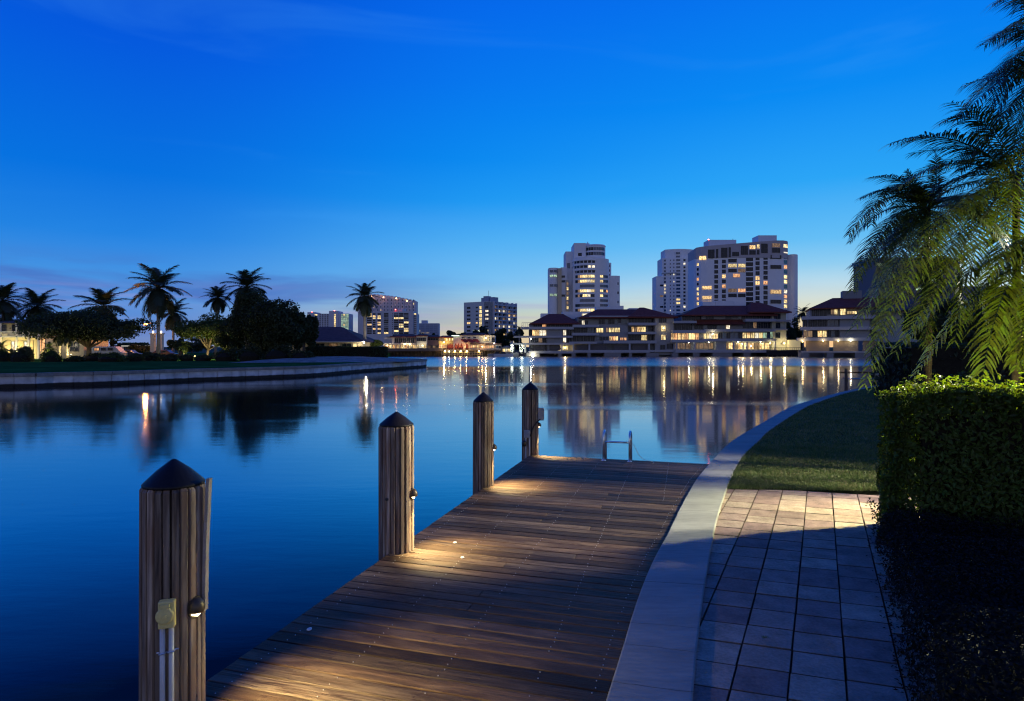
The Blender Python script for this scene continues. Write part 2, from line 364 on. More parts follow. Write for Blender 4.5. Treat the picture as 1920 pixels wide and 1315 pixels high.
# carry both edges back behind the camera
LP = np.vstack([[LP[0]-(LP[1]-LP[0])/np.linalg.norm(LP[1]-LP[0])*k for k in (12, 6, 2)], LP])
RP = np.vstack([[RP[0]-(LP[4]-LP[3])/np.linalg.norm(LP[4]-LP[3])*k for k in (12, 6, 2)], RP])
M_crack = principled('crack_dirt', (.07, .065, .06), .95, .1)
def seawall_near():
    root = empty('seawall', (1.3, 6.5, 0), 0, 'curving concrete seawall with pale flat cap running between the wooden deck and the paving', 'seawall')
    o = Vector(root.location)
    b = MB(); n = len(LP); vs = []
    for (x, y), (u, w) in zip(LP, RP):
        vs += [(x-o.x, y-o.y, HC), (u-o.x, w-o.y, HC), (u-o.x, w-o.y, HC-.24), (x-o.x, y-o.y, HC-.24)]
    fs = []
    for i in range(n-1):
        a = 4*i; c = a+4
        fs += [(a, a+1, c+1, c), (a+1, a+2, c+2, c+1), (a+3, a, c, c+3), (a+2, a+3, c+3, c+2)]
    b.add(vs, fs); cp = b.build('cap', M_conc, root); bevel(cp, .012)
    w = MB(); vs = []
    for (x, y), (u, q) in zip(LP, RP):
        m1 = (x+(u-x)*.15, y+(q-y)*.15); m2 = (x+(u-x)*.55, y+(q-y)*.55)
        vs += [(m1[0]-o.x, m1[1]-o.y, HC-.238), (m2[0]-o.x, m2[1]-o.y, HC-.238), (m2[0]-o.x, m2[1]-o.y, -1), (m1[0]-o.x, m1[1]-o.y, -1)]
    w.add(vs, [f for i in range(n-1) for f in ((4*i+3, 4*i, 4*i+4, 4*i+7), (4*i+1, 4*i+2, 4*i+6, 4*i+5))])
    w.build('wall', M_wall, root)
    for k_, (ax, ay, bx, by) in enumerate(((1181, 1168, 1312, 1179), (1168, 1209, 1306, 1222), (1146, 1280, 1301, 1296), (1206, 1090, 1322, 1097), (1239, 1015, 1334, 1019), (1270, 957, 1347, 959), (1305, 899, 1364, 900))):
        a_, c_ = G(ax, ay, HC), G(bx, by, HC); rr = random.Random(k_); pts = []
        for i in range(15):
            t = i/14; w_ = rr.uniform(-.004, .004)+.012*math.sin(t*3.1+k_)*(k_ < 3); pts.append((a_.x+(c_.x-a_.x)*t-o.x, a_.y+(c_.y-a_.y)*t-o.y+w_))
        cb = MB(); h_ = .0016 if k_ < 3 else .003
        cb.add([(x, y-h_, HC+.001) for x, y in pts]+[(x, y+h_, HC+.001) for x, y in pts], [(i, i+1, i+16, i+15) for i in range(14)])
        cb.build('crack' if k_ < 3 else 'joint', M_crack, root)
seawall_near()

# soil sheet behind the cap
gm = MB(); mid = (LP+RP)/2
poly = [(x, y) for x, y in mid[::3]]+[(120, 56), (120, -14), (0, -14)]
vs = [(x, y, .955) for x, y in poly]
gm.add(vs, [tuple(range(len(vs)))])
M_soil = principled('garden_soil', (.028, .022, .016), .95, .1, var=.5, scale=5, bump=.8, bscale=40)
tag(gm.build('ground', M_soil), kind='structure')

# paving: individual square pavers
av = Vector((1539-CX, F)).normalized(); bv = Vector((3660, -1200)).normalized()
pv = MB(); org = G(1513.5, 920.8); rp = random.Random(3)
inner = [(x, y) for x, y in RP]
def cap_x(y):
    return float(np.interp(y, RP[:, 1], RP[:, 0]))
WP, LPv = .309, .322
gjoint = .0035; gcross = .0055
def clip(poly, nx, ny, c):
    out = []
    for i in range(len(poly)):
        p, q = poly[i], poly[(i+1) % len(poly)]
        dp, dq = p[0]*nx+p[1]*ny-c, q[0]*nx+q[1]*ny-c
        if dp >= 0: out.append(p)
        if (dp >= 0) != (dq >= 0):
            t = dp/(dp-dq); out.append((p[0]+(q[0]-p[0])*t, p[1]+(q[1]-p[1])*t))
    return out
for c in range(-9, 9):
    off = rp.uniform(-.02, .02); k = -22*LPv+off
    while k < -.03:
        L = LPv*(1.0 if rp.random() > .04 else 1.5)
        k1 = min(k+L, -.002)
        w0, w1 = c*WP+gjoint+rp.uniform(-.002, .002), (c+1)*WP-gjoint+rp.uniform(-.002, .002)
        q = []
        for (aa, bb) in ((k+gcross, w0), (k+gcross, w1), (k1-gcross, w1), (k1-gcross, w0)):
            q.append((org.x+av.x*aa+bv.x*bb, org.y+av.y*aa+bv.y*bb))
        # the far row is cut straight along the lawn
        e0, e1 = G(1365, 917.5), G(1640, 921.5); nx, ny = (e1.y-e0.y), -(e1.x-e0.x)
        q = clip(q, nx, ny, nx*e0.x+ny*e0.y)
        if len(q) >= 3:
            q = [(a, b_) for a, b_ in q]
            cx_ = sum(a for a, _ in q)/len(q)
            if cx_ > cap_x(sum(b_ for _, b_ in q)/len(q))-.25:
                dz_ = rp.uniform(-.002, .002); tx, ty = rp.uniform(-.006, .006), rp.uniform(-.006, .006)
                m0 = q[0]
                base = len(pv.v)
                # chamfered top
                cxm = (sum(a for a, _ in q)/len(q), sum(b_ for _, b_ in q)/len(q))
                ins = [(a+(cxm[0]-a)*.02, b_+(cxm[1]-b_)*.02) for a, b_ in q]
                n_ = len(q)
                vs = [(a, b_, .95) for a, b_ in q]+[(a, b_, .994+dz_) for a, b_ in q]+[(a, b_, 1.0+dz_+tx*(a-cxm[0])+ty*(b_-cxm[1])) for a, b_ in ins]
                fs = [(i, (i+1) % n_, (i+1) % n_+n_, i+n_) for i in range(n_)]+[(i+n_, (i+1) % n_+n_, (i+1) % n_+2*n_, i+2*n_) for i in range(n_)]+[tuple(2*n_+i for i in range(n_))]
                pv.add(vs, fs[:2*n_], 1); pv.f.append(tuple(base+2*n_+i for i in range(n_))); pv.m.append(0)
        k += L
M_joint = principled('joint_dirt', (.12, .09, .065), .95, .1, var=.5, scale=30)
M_paver = principled('clay_paver', (.36, .265, .215), .85, .2, var=.38, scale=6, bump=.6, bscale=70, island=.28)
tag(pv.build('paving', [M_paver, M_joint]), kind='structure')

# lawn: sheet + blades
e0, e1 = G(1360, 918), G(1700, 922.5)
lawn_poly = [(float(x), float(y)) for x, y in RP if y > e0.y+.05 and y < 45]
lawn_poly = [(float(np.interp(e0.y+.02, RP[:, 1], RP[:, 0]))+.02, e0.y+.02)]+[(x+.03, y) for x, y in lawn_poly]+[(60, 47), (60, 8.9), (e1.x+.5, e1.y-.02)]
lw = MB(); lw.prism(lawn_poly, .90, 1.005); tag(lw.build('lawn', M_lawn), kind='structure')
def inside_lawn(x, y):
    edge = np.interp(y, RP[:, 1], RP[:, 0])
    return (x > edge+.0) & (y > e0.y+(x-e0.x)*(e1.y-e0.y)/(e1.x-e0.x))
def grass():
    V = []
    for (y0, y1, n, hgt, wd) in ((8.7, 10.2, 34000, .055, .010), (10.2, 13, 42000, .045, .011), (13, 20, 46000, .04, .011), (20, 34, 30000, .045, .02)):
        y = RNG.uniform(y0, y1, n); xe = np.interp(y, RP[:, 1], RP[:, 0]); xr = np.minimum(y*.66, xe+y*.42+1.0)
        x = xe+RNG.uniform(0, 1, n)*(xr-xe)
        ok = inside_lawn(x+.015, y); x, y = x[ok], y[ok]; n = len(x)
        a = RNG.uniform(0, 2*np.pi, n); h = hgt*RNG.uniform(.5, 1.25, n); lean = RNG.normal(0, .45, (n, 2))*h[:, None]
        z = np.full(n, 1.003)
        A = np.stack([x-np.cos(a)*wd/2, y-np.sin(a)*wd/2, z], 1); B = np.stack([x+np.cos(a)*wd/2, y+np.sin(a)*wd/2, z], 1)
        C = np.stack([x+lean[:, 0], y+lean[:, 1], z+h], 1)
        V.append(np.stack([A, B, C], 1).reshape(-1, 3))
    o = npmesh('grass', np.concatenate(V), 3, M_grass); tag(o, 'short clipped lawn grass between seawall cap and hedge', 'grass', kind='stuff')
grass()

# ================================================================== DECK
M_deck = None
def deck_material():
    m = bpy.data.materials.new('weathered_hardwood'); m.use_nodes = True; t = NT(m.node_tree); t.t.nodes.clear()
    out = t.n('ShaderNodeOutputMaterial'); b = t.n('ShaderNodeBsdfPrincipled')
    tcn = t.n('ShaderNodeTexCoord'); g = t.n('ShaderNodeNewGeometry'); r = g.outputs['Random Per Island']
    cmb = t.n('ShaderNodeCombineXYZ'); t.l(t.m('MULTIPLY', r, 37.), cmb.inputs[0]); t.l(t.m('MULTIPLY', r, 91.), cmb.inputs[2])
    va = t.n('ShaderNodeVectorMath'); va.operation = 'ADD'; t.l(tcn.outputs['Object'], va.inputs[0]); t.l(cmb.outputs[0], va.inputs[1])
    def noise(sc, det=4, dist=0., scale=1.):
        mp_ = t.n('ShaderNodeMapping'); mp_.inputs['Scale'].default_value = sc; t.l(va.outputs[0], mp_.inputs[0])
        n_ = t.n('ShaderNodeTexNoise'); n_.inputs['Scale'].default_value = scale; n_.inputs['Detail'].default_value = det; n_.inputs['Distortion'].default_value = dist
        t.l(mp_.outputs[0], n_.inputs['Vector']); return n_.outputs['Fac']
    grain = noise((2.2, 44, 44), 8, 1.1); blotch = noise((1.6, 7, 7), 4, .8); fine = noise((9, 190, 190), 4)
    swirl = noise((1.0, 9, 9), 2, 2.2)
    rings = t.m('SINE', t.m('MULTIPLY', swirl, 46.)); rings = t.mr(rings, -1, 1)
    base = t.ramp(blotch, [(.3, (.045, .022, .012, 1)), (.5, (.105, .056, .032, 1)), (.66, (.22, .135, .080, 1))])
    grey = t.ramp(grain, [(.38, (.022, .013, .010, 1)), (.58, (.19, .14, .105, 1))])
    rv = t.mr(t.m('FRACT', t.m('MULTIPLY', r, 7.31)), .2, .8)
    c = t.mix(t.m('MULTIPLY_ADD', rv, .55, .2), base, grey)
    c = t.mix(t.m('MULTIPLY', t.mr(noise((.8, 3, 3), 2), .5, .65), .55), c, t.mix(rings, (.035, .018, .010, 1), (.17, .10, .055, 1)))
    c = t.mix(t.m('MULTIPLY', t.mr(fine, .55, .8), .4), c, (.26, .21, .17, 1))
    hs = t.n('ShaderNodeHueSaturation'); t.l(t.m('MULTIPLY_ADD', r, 1.0, .22), hs.inputs['Value']); t.l(c, hs.inputs['Color']); t.l(hs.outputs[0], b.inputs['Base Color'])
    t.l(t.m('MULTIPLY_ADD', grain, .3, .42), b.inputs['Roughness'])
    b.inputs['Specular IOR Level'].default_value = .16
    bp = t.n('ShaderNodeBump'); bp.inputs['Strength'].default_value = 1.0; bp.inputs['Distance'].default_value = .007
    t.l(t.m('ADD', grain, t.m('MULTIPLY', fine, .6)), bp.inputs['Height']); t.l(bp.outputs[0], b.inputs['Normal'])
    t.l(b.outputs[0], out.inputs[0]); return m
M_deck = deck_material()
EA = G(709, 1052); DD = Vector((325, F)).normalized()            # deck edge point and long direction
PD = Vector((3960, -F)).normalized()                              # direction the planks run
def deck():
    ang = math.atan2(PD.y, PD.x)
    root = empty('dock', (EA.x, EA.y, 0), ang, 'long wooden dock deck of weathered brown planks lit by pools of lamp light', 'dock')
    def loc2(x, y):
        d = Vector((x-EA.x, y-EA.y)); return (d.dot(PD), d.dot(Vector((-PD.y, PD.x))))
    # left edge in local coordinates: u = u0 + k v
    u1, v1 = loc2(EA.x+DD.x*10, EA.y+DD.y*10); kl = u1/v1
    capl = np.array([loc2(x, y) for x, y in LP[:230]]); o = np.argsort(capl[:, 1])
    capl = capl[o]
    far = loc2(*G(1000, 853.5).xy)[1]
    pl = MB(); rr = random.Random(11)
    w = .1400; gap = .0085; v = far-w
    while v > -7.2:
        z1 = 1.0+rr.uniform(-.0015, .0015)
        va, vb = v+gap/2, v+w-gap/2
        ra, rb = np.interp(va, capl[:, 1], capl[:, 0])-.006, np.interp(vb, capl[:, 1], capl[:, 0])-.006
        la, lb = kl*va, kl*vb
        js = [0]
        if rr.random() < .15:
            q_ = rr.choice((1.17, 1.755, 2.34))
            if min(ra-la, rb-lb) > q_+.3: js.append(q_)
        js.append(99)
        for j in range(len(js)-1):
            a0 = la+js[j]+(.002 if j else rr.uniform(-.004, .004)); b0 = lb+js[j]+(.002 if j else 0); a1 = ra if js[j+1] > 50 else min(ra, la+js[j+1]-.002); b1 = rb if js[j+1] > 50 else min(rb, lb+js[j+1]-.002)
            if a1-a0 < .05: continue
            c_ = .004
            vs = [(a0, va, z1-.035), (a1, va, z1-.035), (b1, vb, z1-.035), (b0, vb, z1-.035),
                  (a0, va, z1-c_), (a1, va, z1-c_), (b1, vb, z1-c_), (b0, vb, z1-c_),
                  (a0+c_, va+c_, z1), (a1-c_, va+c_, z1), (b1-c_, vb-c_, z1), (b0+c_, vb-c_, z1)]
            fs = [(3, 2, 1, 0)]+[(i, (i+1) % 4, (i+1) % 4+4, i+4) for i in range(4)]+[(i+4, (i+1) % 4+4, (i+1) % 4+8, i+8) for i in range(4)]+[(8, 9, 10, 11)]
            pl.add(vs, fs)
        v -= w
    pl.build('decking', M_deck, root)
    # joists and edge beam
    M_beam = principled('dark_timber', (.05, .035, .022), .8, .2, var=.3, scale=4)
    jb = MB()
    for k in range(8):
        uo = .15+k*.585
        vs = []
        vend = far-.02
        vv0 = -7
        # stop joists at the cap
        vv = vv0
        while vv < vend and np.interp(vv, capl[:, 1], capl[:, 0]) > kl*vv+uo+.1: vv += .1
        vend2 = min(vv, vend)
        if vend2-vv0 < .5: continue
        p0 = (kl*vv0+uo, vv0); p1 = (kl*vend2+uo, vend2)
        jb.add([(p0[0]-.02, p0[1], .75), (p0[0]+.02, p0[1], .75), (p1[0]+.02, p1[1], .75), (p1[0]-.02, p1[1], .75),
                (p0[0]-.02, p0[1], .96), (p0[0]+.02, p0[1], .96), (p1[0]+.02, p1[1], .96), (p1[0]-.02, p1[1], .96)],
               [(0, 3, 2, 1), (4, 5, 6, 7), (0, 1, 5, 4), (1, 2, 6, 5), (2, 3, 7, 6), (3, 0, 4, 7)])
    jb.build('joist', M_beam, root)
    # screw heads in pairs over every joist
    sc = MB(); v = far-w; rr = random.Random(5)
    while v > -4.2:
        cright = np.interp(v, capl[:, 1], capl[:, 0])
        us = [kl*v+.15+k*.585 for k in range(9)]
        us = [u for u in us if u < cright-.25]+[cright-.09]
        for u in us:
            for q in (.032, w-.032):
                if rr.random() < .7: sc.cyl(u+rr.uniform(-.006, .006), v+q+rr.uniform(-.004, .004), .994, 1.0035, .0036, n=6)
        v -= w
    M_screw = principled('screw_steel', (.55, .56, .58), .35, .5, metal=.6)
    tag(sc.build('screw_heads', M_screw, root), kind='stuff')
deck()
# ends of the dock planks carry a few white marks
M_shell = principled('bleached_shell', (.72, .70, .66), .6, .3, var=.1, scale=60)
def fragment(px, py, w, h, seed, label):
    p = G(px, py); rr = random.Random(seed); b = MB(); n = 9; vs = [(0, 0, .009)]
    for i in range(n):
        a = 2*math.pi*i/n; k = rr.uniform(.75, 1.1); vs.append((w*k*math.cos(a), h*k*math.sin(a), .006))
    for i in range(n):
        a = 2*math.pi*i/n; vs.append((w*1.05*math.cos(a), h*1.05*math.sin(a), 0))
    b.add(vs, [(0, 1+i, 1+(i+1) % n) for i in range(n)]+[(1+i, 1+n+i, 1+n+(i+1) % n, 1+(i+1) % n) for i in range(n)])
    o = b.build('shell_fragment', M_shell, smooth=True); o.location = (p.x, p.y, 1.0025); tag(o, label, 'shell', 'white shell fragments on the deck')
fragment(580, 1181, .017, .022, 1, 'white shell fragment on the near planks, right of the nearest piling')
fragment(853, 1018, .017, .02, 2, 'small white shell fragment in the lamp light beyond the second piling')
fragment(867, 1046, .019, .022, 4, 'pointed white shell fragment nearest the foot of the second piling')

# ================================================================== PILINGS
def slat_material():
    m = bpy.data.materials.new('weathered_slat'); m.use_nodes = True; t = NT(m.node_tree); t.t.nodes.clear()
    out = t.n('ShaderNodeOutputMaterial'); b = t.n('ShaderNodeBsdfPrincipled')
    tcn = t.n('ShaderNodeTexCoord'); g = t.n('ShaderNodeNewGeometry'); r = g.outputs['Random Per Island']
    cmb = t.n('ShaderNodeCombineXYZ'); t.l(t.m('MULTIPLY', r, 61.), cmb.inputs[2])
    va = t.n('ShaderNodeVectorMath'); va.operation = 'ADD'; t.l(tcn.outputs['Object'], va.inputs[0]); t.l(cmb.outputs[0], va.inputs[1])
    mp_ = t.n('ShaderNodeMapping'); mp_.inputs['Scale'].default_value = (45, 45, 2.2); t.l(va.outputs[0], mp_.inputs[0])
    n_ = t.n('ShaderNodeTexNoise'); n_.inputs['Scale'].default_value = 1; n_.inputs['Detail'].default_value = 5; n_.inputs['Distortion'].default_value = .5; t.l(mp_.outputs[0], n_.inputs['Vector'])
    mp2_ = t.n('ShaderNodeMapping'); mp2_.inputs['Scale'].default_value = (10, 10, 3); t.l(va.outputs[0], mp2_.inputs[0])
    n2_ = t.n('ShaderNodeTexNoise'); n2_.inputs['Scale'].default_value = 1; n2_.inputs['Detail'].default_value = 3; t.l(mp2_.outputs[0], n2_.inputs['Vector'])
    c = t.ramp(n_.outputs['Fac'], [(.3, (.08, .05, .034, 1)), (.5, (.29, .21, .15, 1)), (.7, (.50, .39, .28, 1))])
    c = t.mix(t.mr(n2_.outputs['Fac'], .45, .68), c, (.24, .14, .085, 1))
    vo = t.n('ShaderNodeTexVoronoi'); vo.inputs['Scale'].default_value = 3.1; mp3_ = t.n('ShaderNodeMapping'); mp3_.inputs['Scale'].default_value = (1.6, 1.6, 1); t.l(va.outputs[0], mp3_.inputs[0]); t.l(mp3_.outputs[0], vo.inputs['Vector'])
    c = t.mix(t.mr(vo.outputs['Distance'], .02, .045, .8, 0), c, (.03, .018, .012, 1))      # knots
    hs = t.n('ShaderNodeHueSaturation'); t.l(t.m('MULTIPLY_ADD', r, .9, .5), hs.inputs['Value']); t.l(c, hs.inputs['Color']); t.l(hs.outputs[0], b.inputs['Base Color'])
    b.inputs['Roughness'].default_value = .75
    bp = t.n('ShaderNodeBump'); bp.inputs['Strength'].default_value = .6; bp.inputs['Distance'].default_value = .004
    t.l(n_.outputs['Fac'], bp.inputs['Height']); t.l(bp.outputs[0], b.inputs['Normal'])
    t.l(b.outputs[0], out.inputs[0]); return m
M_slat = slat_material()
M_lens = principled('lamp_lens', (.8, .75, .6), .3, emis=(1, .82, .5), es=9.)
def piling(x, y, ztop, D, lamp_z, lamp_az, label, seed, power, loose=False, aim=(0, .30), cone=98):
    root = empty('dock_piling', (x, y, 0), 0, label, 'piling', 'wooden pilings along the dock edge')
    rr = random.Random(seed); r = D/2; zb = -.8; zs = ztop-.125
    b = MB(); b.cyl(0, 0, zb, zs, r-.035, n=24); b.build('core', principled('pile_core', (.025, .018, .014), .9), root)
    sl_ = MB(); n = 22
    for k in range(n):
        a = 2*math.pi*(k+rr.uniform(-.08, .08))/n+.1; wd = 2*math.pi*r/n*rr.uniform(.68, .84); dr = rr.uniform(-.008, .005)
        zt = zs+rr.uniform(-.006, .006); th = .034; c0 = .004
        tw = rr.uniform(-.06, .06); ca, sa = math.cos(a), math.sin(a); tl = rr.uniform(-.003, .003)
        def pt(u, v, z):   # u tangential, v radial
            u, v = u*math.cos(tw)-v*math.sin(tw), u*math.sin(tw)+v*math.cos(tw)
            q = r-th+dr+v+tl*(z-zt)
            return (ca*q-sa*u, sa*q+ca*u, z)
        h = wd/2
        prof = [(-h, 0), (h, 0), (h, th-c0), (h-c0, th), (-h+c0, th), (-h, th-c0)]
        rings = []
        for z, sh in ((zb, 0), (zt-.02, 0), (zt, .013)):
            rings.append([pt(u*(1 if not sh else .92), max(0, v-sh if v > .01 else v), z) for u, v in prof])
        vs = [p for q in rings for p in q]
        fs = [(j*6+i, j*6+(i+1) % 6, (j+1)*6+(i+1) % 6, (j+1)*6+i) for j in range(2) for i in range(6)]+[tuple(12+i for i in range(6))]
        sl_.add(vs, fs)
    sl_.build('slats', M_slat, root)
    c = MB(); c.lathe([(r-.028, 0), (r-.006, .002), (r-.003, .012), (r-.010, .020), (r*.52, .082), (.012, .134), (0, .137)], 32, (0, 0, zs-.006)); c.build('cap', M_black, root, smooth=True)
    if loose:
        lo = MB()
        a = R(-2); ca, sa = math.cos(a), math.sin(a)
        pts = []
        for z, q in ((1.62, r+.004), (1.95, r+.010), (zs-.02, r+.024), (zs+.03, r+.027)):
            for u in (-.017, .017):
                for v in (0, .017): pts.append((ca*(q+v)-sa*u, sa*(q+v)+ca*u, z))
        lo.add(pts, [(j*4+a_, j*4+b_, (j+1)*4+b_, (j+1)*4+a_) for j in range(3) for a_, b_ in ((0, 1), (1, 3), (3, 2), (2, 0))]+[(12, 13, 15, 14), (0, 2, 3, 1)])
        tag(lo.build('loose_slat', principled('light_catching_wood', (.42, .36, .30), .8, .2, var=.25, scale=12), root), 'loose slat bending away from the piling')  # pale slat colour stands in for the light it catches
    # lamp: eyelid hood over a small lens
    a = lamp_az; ca, sa = math.cos(a), math.sin(a); q = r-.002
    def lp(u, v, z): return (ca*(q+v)-sa*u, sa*(q+v)+ca*u, lamp_z+z)
    hb = MB(); NN, MM = 14, 8; vs = []
    for j in range(MM+1):
        for i in range(NN+1):
            th_ = math.pi*i/NN; ph = -math.pi*.12+(math.pi*.62)*j/MM     # from below the middle to the top
            vs.append(lp(.040*math.cos(th_)*math.cos(ph), .046*math.sin(th_)*math.cos(ph)+.002, .052*math.sin(ph)))
    hb.add(vs, [(j*(NN+1)+i, j*(NN+1)+i+1, (j+1)*(NN+1)+i+1, (j+1)*(NN+1)+i) for j in range(MM) for i in range(NN)])
    hood = hb.build('lamp_hood', M_bronze, root, smooth=True)
    sm = hood.modifiers.new('s', 'SOLIDIFY'); sm.thickness = .003
    pb = MB(); vs = [lp(.046*math.cos(2*math.pi*i/20), v, .058*math.sin(2*math.pi*i/20)) for v in (-.006, .007) for i in range(20)]
    pb.add(vs, [(i, (i+1) % 20, (i+1) % 20+20, i+20) for i in range(20)]+[tuple(20+i for i in range(20))])
    pb.build('lamp_backplate', M_bronze, root)
    ln = MB(); vs = [lp(.030*math.cos(2*math.pi*i/16), .008+.020*math.sin(2*math.pi*j/16 if False else 0), 0) for i in range(0) for j in range(0)]
    ring = [(.033*math.cos(t_), .008+.026*max(0, math.sin(t_)), -.008) for t_ in [math.pi*i/12 for i in range(13)]]
    low = [(.030*math.cos(t_), .008+.010*max(0, math.sin(t_)), -.044+.012*abs(math.cos(t_))) for t_ in [math.pi*i/12 for i in range(13)]]
    ln.add([lp(*p) for p in ring]+[lp(*p) for p in low], [(i, i+1, i+14, i+13) for i in range(12)]+[tuple(13+i for i in range(12, -1, -1))])
    ln.build('lamp_lens', M_lens, root)
    d0 = Vector(lp(0, .066, -.02)); tgt = Vector(lp(aim[0], aim[1], -(lamp_z-1.0)))
    light('piling_lamp', 'SPOT', d0, power, (1, .80, .36), root, .014, tgt, cone, .9)
    return root
D1, D2, D3, D4 = .306, .342, .30, .31
p1 = piling(-1.775, 3.36, 2.405, D1, 1.655, R(-22), 'nearest and largest piling with cream outlet, two white conduits and a loose slat', 1, 230, loose=True, aim=(.42, .42), cone=92)
p2 = piling(-1.14, 6.32, 2.352, D2, 1.553, R(-14), 'second piling from the camera, bare slats with a round dark knot hole and side lamp', 2, 135)
p3 = piling(-.412, 9.23, 2.335, D3, 1.545, R(-12), 'third piling from the camera, plain slats with a lamp and no boxes', 3, 135)
p4 = piling(.34, 11.88, 2.33, D4, 1.54, R(-10), 'farthest piling at the dock corner with grey box, outlet and hose', 4, 135)

# outlet and conduits on the nearest piling
def outlet_set():
    a = R(-72); r = D1/2; ca, sa = math.cos(a), math.sin(a)
    def lp(u, v, z): return (ca*(r+v)-sa*u, sa*(r+v)+ca*u, z)
    def lbox(b, u0, u1, v0, v1, z0, z1):
        b.add([lp(u, v, z) for z in (z0, z1) for v in (v0, v1) for u in (u0, u1)], [(0, 2, 3, 1), (4, 5, 7, 6), (0, 1, 5, 4), (2, 6, 7, 3), (0, 4, 6, 2), (1, 3, 7, 5)])
    b = MB(); lbox(b, -.038, .038, 0, .045, 1.60, 1.735); ob = bevel(b.build('outlet_box', M_cream, p1), .006)
    c = MB(); vs = []
    for v, rad in ((.045, .040), (.055, .041), (.060, .036), (.062, .012), (.066, .010)):
        vs += [lp(rad*math.cos(2*math.pi*i/24)-.006, v, 1.668+rad*math.sin(2*math.pi*i/24)) for i in range(24)]
    c.add(vs, [(j*24+i, j*24+(i+1) % 24, (j+1)*24+(i+1) % 24, (j+1)*24+i) for j in range(4) for i in range(24)]+[tuple(96+i for i in range(24))])
    c.build('outlet_cover', M_cream, ob)
    h = MB(); lbox(h, -.024, .016, .045, .060, 1.706, 1.724); h.build('hinge', M_cream, ob)
    for u in (-.022, .018):
        t = MB(); t.tube([lp(u, .016, 1.60), lp(u, .016, 1.3), lp(u, .016, 1.0), lp(u, .016, .2)], .0125, 12); t.build('conduit', M_pvc, p1, smooth=True)
    for z in (1.47, 1.19):
        k = MB(); k.tube([lp(-.05, .006, z), lp(-.037, .008, z), lp(-.034, .030, z), lp(-.010, .030, z+.004), lp(-.002, .012, z+.004), lp(.004, .030, z+.006), lp(.030, .030, z+.008), lp(.033, .008, z+.008), lp(.05, .006, z+.009)], .0042, 6)
        k.build('pipe_clamp', M_metal, p1)
outlet_set()
def farbox_set():
    r = D4/2
    b = MB(); b.box(.0, .11, -.05, .035, 0, .23); b.box(.112, .118, -.04, .025, .02, .21)
    ob = b.build('junction_box', M_greybox, p4, loc=(r-.02, -.03, 1.635)); bevel(ob, .005)
    o2 = MB(); o2.box(-.055, .055, -.05, 0, 0, .14); q = o2.build('outlet_box', M_greybox, p4, loc=(-.055, -r-.002, 1.33), rz=R(-18)); bevel(q, .005)
    cc = MB(); cc.lathe([(0, .012), (.038, .010), (.042, 0)], 20); c = cc.build('outlet_cover', M_greybox, q); c.rotation_euler = (R(90), 0, 0); c.location = (.018, -.052, .07)
    h = MB(); h.tube([(r+.03, -.06, 1.66), (r-.03, -.14, 1.62), (r-.10, -.18, 1.54), (r-.14, -.19, 1.45), (.0, -r-.04, 1.37), (-.03, -r-.045, 1.36)], .013, 10); h.build('flexible_conduit', M_black, p4, smooth=True)
    for x_ in (-.085, -.02):
        t = MB(); t.tube([(x_, -math.sqrt(max(0, (r+.014)**2-x_*x_))-.004, z) for z in (1.33, 1.1, .9, .2)], .012, 10); t.build('conduit', M_pvc, p4, smooth=True)
    s = MB(); s.lathe([(0, -.05), (.04, -.045), (.045, .03), (.02, .06), (0, .06)], 14); o = s.build('hose_valve', M_rubber, p4, smooth=True, loc=(-.12, -r-.01, 1.22))
farbox_set()
k_ = MB(); k_.lathe([(0, .004), (.016, .003), (.017, 0)], 14); kk = k_.build('bolt_hole', M_rubber, p2); kk.rotation_euler = (R(90), 0, R(-15)); kk.location = (-.065, -.167, 1.53)

# ================================================================== LADDER
def ladder():
    c = G(1158, 862); ang = math.atan2(DD.y, DD.x)-R(90)
    root = empty('swim_ladder', (c.x, c.y, 1.0), ang, 'stainless steel swim ladder handrails at the far end of the dock', 'ladder')
    for s in (-1, 1):
        pts = [(s*.225, -.16, 0), (s*.225, -.16, .38)]+[(s*.225, -.02-.14*math.cos(t), .38+.125*math.sin(t)) for t in [math.pi*i/12 for i in range(1, 12)]]+[(s*.225, .12, .38), (s*.225, .14, 0), (s*.225, .30, -.35), (s*.225, .30, -1.3)]
        b = MB(); b.tube(pts, .021, 12); b.build('rail', M_metal, root, smooth=True)
        f = MB(); f.lathe([(.021, .02), (.03, .018), (.042, .004), (.042, 0)], 16, (s*.225, -.16, .0)); f.build('base_flange', M_metal, root, smooth=True)
    b = MB(); b.tube([(-.225, -.02, .31), (.225, -.02, .31)], .017, 10); b.build('crossbar', M_metal, root, smooth=True)
    for z in (-.45, -.75):
        b = MB(); b.box(-.22, .22, .26, .34, z, z+.03); b.build('step', M_metal, root)
    M_rope = principled('pale_rope', (.5, .5, .48), .8)
    b = MB(); b.tube([(-.24, -.1, .35), (-.33, -.1, .34), (-.44, -.12, .28), (-.5, -.14, .18), (-.54, -.16, .06), (-.56, -.17, .01), (-.60, -.17, .012), (-.60, -.13, .01), (-.56, -.12, .008)], .004, 6)
    o = b.build('rope', M_rope); o.parent = None; o.location = root.location; o.rotation_euler = root.rotation_euler
    tag(o, 'thin pale rope looping off the left handrail of the swim ladder', 'rope')
    b = MB(); b.tube([(.245, -.1, .33), (.30, -.1, .27), (.37, -.12, .13), (.45, -.14, .05), (.55, -.15, .03), (.62, -.16, .018), (.64, -.2, .008), (.62, -.24, .007)], .004, 6)
    o = b.build('rope', M_rope); o.location = root.location; o.rotation_euler = root.rotation_euler
    tag(o, 'thin pale rope trailing from the right handrail of the swim ladder', 'rope')
ladder()

